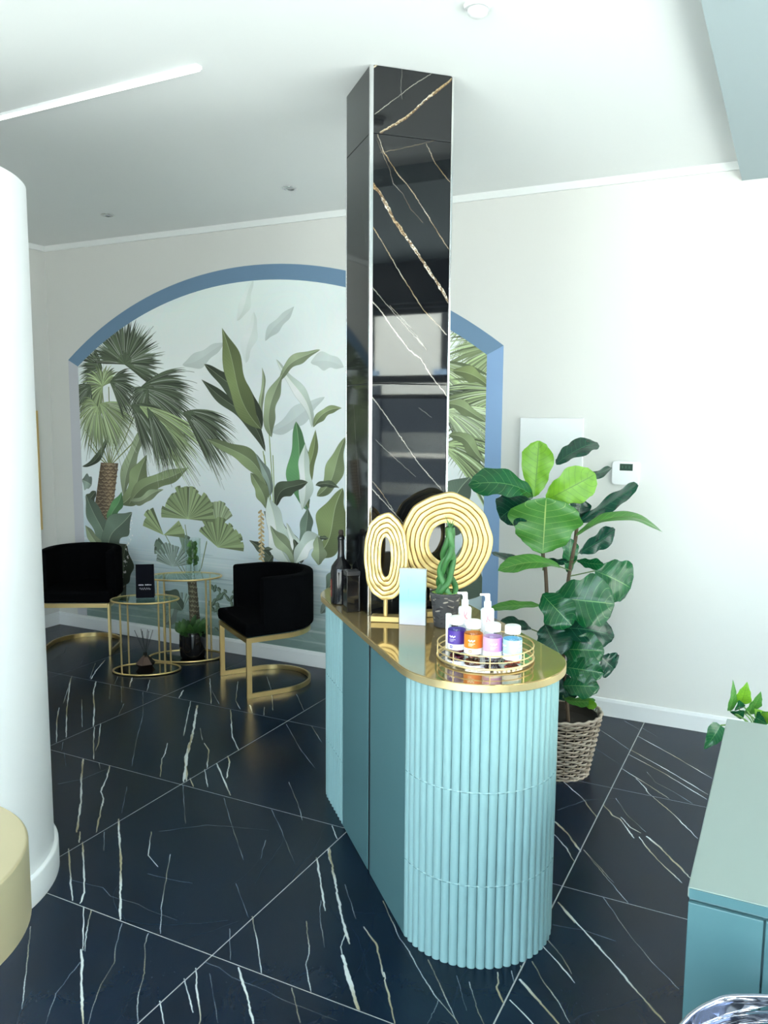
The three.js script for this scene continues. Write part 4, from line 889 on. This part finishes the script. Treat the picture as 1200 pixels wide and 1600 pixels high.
const succulent = mat(lin(0.03, 0.09, 0.02), 0.5), succulent2 = mat(lin(0.055, 0.14, 0.03), 0.5);
const oval = curve([[0, 0.1], [0.3, 0.75], [0.6, 1], [0.85, 0.7], [1, 0.05]]);
{ // black glazed pot on the floor inside the tall table
  const o = thing('plant_pot', 'shiny black round pot with bushy green leaves under the taller glass table', 'plant', [-4.135, 0.0085, -4.895]);
  mesh('pot', lathe([[0, 0], [0.078, 0], [0.096, 0.015], [0.104, 0.10], [0.102, 0.19], [0.095, 0.215], [0.088, 0.213], [0.092, 0.18], [0, 0.17]], 44), M.blackGloss, o);
  for (let i = 0; i < 70; i++) { const a = i * 2.4, e = rnd(0.1, 1.25), r = 0.02 + 0.06 * rnd(), B = V(r * Math.cos(a), 0.172 + rnd(0.05), r * Math.sin(a)), L = rnd(0.05, 0.085), Tp = B.clone().add(V(Math.cos(a) * Math.cos(e) * L, Math.sin(e) * L + 0.028, Math.sin(a) * Math.cos(e) * L)); mesh('leaf', blade(B, Tp, 0.044, rnd(-40, 40), 0.3, 0.1, oval, 0.02, 4, 6), i % 3 ? succulent : succulent2, o); }
}
{ // glass vase filled with greenery
  const o = thing('glass_vase', 'clear cylinder vase of green leaves on the taller glass table', 'vase', [-4.115, 0.6530, -4.895]);
  mesh('vase', lathe([[0, 0.001], [0.058, 0.001], [0.060, 0.004], [0.060, 0.30], [0.0585, 0.3015], [0.0565, 0.30], [0.0565, 0.030], [0, 0.028]], 44), M.glass, o);
  for (let i = 0; i < 60; i++) { const a = i * 2.4, y = 0.10 + 0.145 * ((i * 7) % 60) / 60, r = 0.022 + 0.026 * rnd(), B = V(r * 0.2 * Math.cos(a), y, r * 0.2 * Math.sin(a)), Tp = V(r * 1.05 * Math.cos(a), y + rnd(0.0, 0.045), r * 1.05 * Math.sin(a)); mesh('leaf', blade(B, Tp, 0.042, rnd(-50, 50), 0.3, 0.15, oval, 0.03, 4, 6), i % 2 ? mat0() : succulent2, o); }
  mesh('stem', rod(V(0, 0.032, 0), V(0.002, 0.12, 0), 0.003, 6), succulent, o);
}
function mat0() { return mat0.m ??= mat(lin(0.10, 0.24, 0.04), 0.5); }

// ------------------------------------------------------------------ round white column at the left
{
  const c = thing('white_column', 'thick round white column with a low skirting beside the round gold table', 'column', [-3.076, 0, -1.90]);
  const R = 0.538;
  mesh('shaft', lathe([[0, 0.001], [R, 0.001], [R, 2.772], [R - 0.006, 2.778], [0, 2.778]], 96), M.whitePaint, c);
  mesh('skirting', lathe([[R + 0.0005, 0.001], [R + 0.017, 0.001], [R + 0.017, 0.108], [R + 0.012, 0.118], [R + 0.0005, 0.120]], 96), M.whitePaint, c);
}
// ------------------------------------------------------------------ round gold topped table by the door
{
  const o = thing('gold_table', 'round pedestal table with a deep brushed gold top beside the white column', 'table', [-1.632, 0, -0.903]);
  const R = 0.314;
  mesh('top', lathe([[0, 0.832], [R - 0.004, 0.832], [R, 0.836], [R, 0.994], [R - 0.006, 1.0], [0, 1.0]], 96), M.goldDrum, o);
  mesh('pedestal', lathe([[0.16, 0.02], [0.12, 0.03], [0.10, 0.10], [0.10, 0.75], [0.14, 0.8315]], 48), M.teal, o);
  mesh('foot', lathe([[0, 0.001], [0.20, 0.001], [0.20, 0.016], [0.19, 0.02], [0, 0.02]], 48), M.goldDrum, o);
}

// ------------------------------------------------------------------ teal cabinet, chrome chair and trailing plant at the right
{
  const o = thing('teal_cabinet', 'long low teal cabinet with a smooth pale top between chrome chair and trailing plant', 'cabinet', [0.2, 0, -2.335]);
  const w = 0.70, d = 1.115, x = 0;
  mesh('top', rbox(w, 0.024, d, 0.003, x, 0.888, 0), M.cabinet, o);
  mesh('edge_band', box(w - 0.006, 0.021, 0.003, x, 0.888, d / 2 + 0.0016), M.cabinetFront, o);
  mesh('carcass', rbox(w - 0.006, 0.873, d - 0.006, 0.003, x, 0.4375, -0.001), M.cabinetFront, o);
  mesh('door', rbox(0.148, 0.866, 0.012, 0.002, -0.273, 0.4385, d / 2 + 0.0045), M.cabinetFront, o);
  mesh('door', rbox(0.542, 0.866, 0.012, 0.002, 0.076, 0.4385, d / 2 + 0.0045), M.cabinetFront, o);
}
{
  const o = thing('chrome_chair', 'polished chrome chair with curved slots in its backrest before the cabinet', 'chair', [0.112, 0, -1.385], 0.12);
  const R = 0.235, top = 0.80, bot = 0.44, sh = new THREE.Shape(), hwid = 0.34;
  const P2 = (x, y) => new THREE.Vector2(x, y), pts = [];
  pts.push(P2(-0.30, bot)); for (let i = 0; i <= 24; i++) { const a = PI - PI * i / 24; pts.push(P2(hwid * Math.sign(Math.cos(a)) * Math.pow(Math.abs(Math.cos(a)), 0.55), top - 0.20 + 0.20 * Math.pow(Math.sin(a), 0.8))); } pts.push(P2(0.30, bot));
  sh.setFromPoints(pts);
  for (const [cx, cy, L, th] of [[0.0, 0.780, 0.10, 0.016], [0.0, 0.745, 0.12, 0.017], [0.0, 0.706, 0.125, 0.018], [0.0, 0.662, 0.125, 0.018], [-0.205, 0.750, 0.034, 0.014], [-0.245, 0.695, 0.032, 0.015], [-0.25, 0.63, 0.032, 0.015], [0.205, 0.735, 0.034, 0.015], [0.245, 0.685, 0.032, 0.015], [0.25, 0.63, 0.032, 0.015]]) { const q = []; for (let i = 0; i <= 14; i++) { const u = i / 14 * 2 - 1; q.push(P2(cx + u * L, cy - 0.016 * u * u + th * 0.5 * Math.sqrt(1 - u * u))); } for (let i = 13; i > 0; i--) { const u = i / 14 * 2 - 1; q.push(P2(cx + u * L, cy - 0.016 * u * u - th * 0.5 * Math.sqrt(1 - u * u))); } sh.holes.push(new THREE.Path(q)); }
  let g = new THREE.ExtrudeGeometry(sh, { depth: 0.004, bevelEnabled: true, bevelSize: 0.0015, bevelThickness: 0.0015, bevelSegments: 2 });
  g = new TessellateModifier(0.035, 7).modify(g);
  const bend = (g2) => { const p = g2.attributes.position; for (let i = 0; i < p.count; i++) { const a = p.getX(i) / R, r = R - p.getZ(i) + (p.getY(i) - bot) * 0.10; p.setXYZ(i, r * Math.sin(a), p.getY(i), -r * Math.cos(a)); } g2.deleteAttribute('normal'); return toCreasedNormals(mergeVertices(g2, 1e-5), 0.7); };
  mesh('backrest', bend(g), M.chrome, o);
  mesh('rim', tube(pts.map((p) => { const a = p.x / R, r = R - 0.002 + (p.y - bot) * 0.10; return V(r * Math.sin(a), p.y, -r * Math.cos(a)); }), 0.0042, 160, 8), M.chrome, o);
  mesh('seat', lathe([[0, 0.432], [0.12, 0.430], [0.20, 0.436], [0.228, 0.447], [0.230, 0.440], [0.20, 0.424], [0, 0.420]], 56), M.chrome, o);
  for (const [x, z] of [[-1, 1], [1, 1], [-1, -1], [1, -1]]) mesh('leg', rod(V(x * 0.18, 0.002, z * 0.18), V(x * 0.12, 0.426, z * 0.12), 0.011, 14), M.chrome, o);
}
{
  const bx = -0.02, bz = -3.27, o = thing('trailing_plant', 'trailing pothos with heart shaped leaves rising behind the teal cabinet', 'plant', [bx, 0, bz]);
  mesh('planter', lathe([[0, 0.001], [0.09, 0.001], [0.115, 0.72], [0.113, 0.727], [0.106, 0.727], [0.102, 0.68], [0, 0.68]], 40), M.whitePlastic, o);
  mesh('soil', cyl(0.1, 0.1, 0.004, 30, 0, 0.6805, 0), M.soil, o);
  const heart = curve([[0, 0.5], [0.1, 0.86], [0.3, 1.0], [0.6, 0.7], [0.85, 0.32], [1, 0.03]]);
  const vine = mat(lin(0.12, 0.25, 0.05), 0.5), L = [[-163, 795, -3286, -158, 923, -3272, 40, 30, 1], [-125, 824, -3307, -108, 914, -3294, 62, 0, 0], [-132, 800, -3302, -132, 846, -3273, 48, 20, 2], [-190, 742, -3255, -240, 655, -3206, 72, 0, 2], [-100, 783, -3316, -86, 833, -3295, 60, 20, 1], [-53, 766, -3337, -77, 814, -3296, 54, 10, 0], [-68, 762, -3329, -6, 804, -3326, 60, 10, 1], [-86, 804, -3326, -60, 880, -3311, 50, 20, 1], [-146, 778, -3292, -112, 808, -3277, 60, 30, 2], [-40, 790, -3250, 10, 840, -3240, 62, 10, 0], [-70, 800, -3240, -30, 800, -3190, 56, 10, 2]];
  for (const v of L) {
    const [x0, y0, z0, x1, y1, z1] = v.map((q) => q / 1000), B = V(x0 - bx, y0, z0 - bz), lf = mesh('leaf', blade(B, V(x1 - bx, y1, z1 - bz), v[6] / 1000, v[7], 0.3, 0.12, heart, 0.02, 8, 12), leafMats[v[8]], o);
    mesh('stalk', tube([V(B.x * 0.3, 0.684, B.z * 0.3), V(B.x * 0.6, 0.75 + (y0 - 0.74) * 0.3, B.z * 0.6), B], 0.0026, 14, 6), vine, lf);
  }
}

// ------------------------------------------------------------------ the street outside, seen only mirrored in the marble
{
  const b = thing('street_building', 'pale rendered building across the street outside the window', 'building', [8.5, 0, -0.6]);
  mesh('facade', box(1, 7, 16, 0.5, 3.5, 0), mat(lin(0.84, 0.82, 0.76), 0.9), b);
  for (const z of [-6.1, -3.6, -1.35, 0.92, 3.19, 5.4]) { const w = mesh('window', box(0.06, 1.5, 0.96, -0.02, 3.45, z), M.frameBlack, b); mesh('sill', box(0.16, 0.09, 1.16, -0.06, 2.66, z), mat(lin(0.3, 0.42, 0.6), 0.7), w); }
  const f = thing('street_fence', 'dark board fence with gaps in front of the building across the street', 'fence', [7.9, 0, -1]), fm = mat(lin(0.02, 0.028, 0.04), 0.6);
  for (const [y0, y1] of [[0.02, 0.55], [0.75, 1.20], [1.62, 2.24]]) mesh('board', span(-0.03, 0.03, y0, y1, -6, 6), fm, f);
  for (const z of [-4.6, -1.4, 0.8, 4.6]) mesh('post', span(-0.08, -0.031, 0.001, 2.3, z, z + 0.12), fm, f);
  mesh('post', span(-0.1, -0.031, 0.001, 2.42, 2.64, 3.6), fm, f);
  const r = thing('added_dark_box', 'added dark blind box above the long side window', 'blind', [XR - 0.0005, 2.87, -1.8]);  // unseen box, added so the marble mirrors black above the window
  mesh('housing', rbox(0.14, 0.36, 5.3, 0.01, -0.07, 0.18, 0), M.frameBlack, r);
  mesh('rail', rbox(0.03, 0.03, 5.2, 0.005, -0.07, -0.0155, 0), M.frameBlack, r);
}
renderer.render(scene, camera);
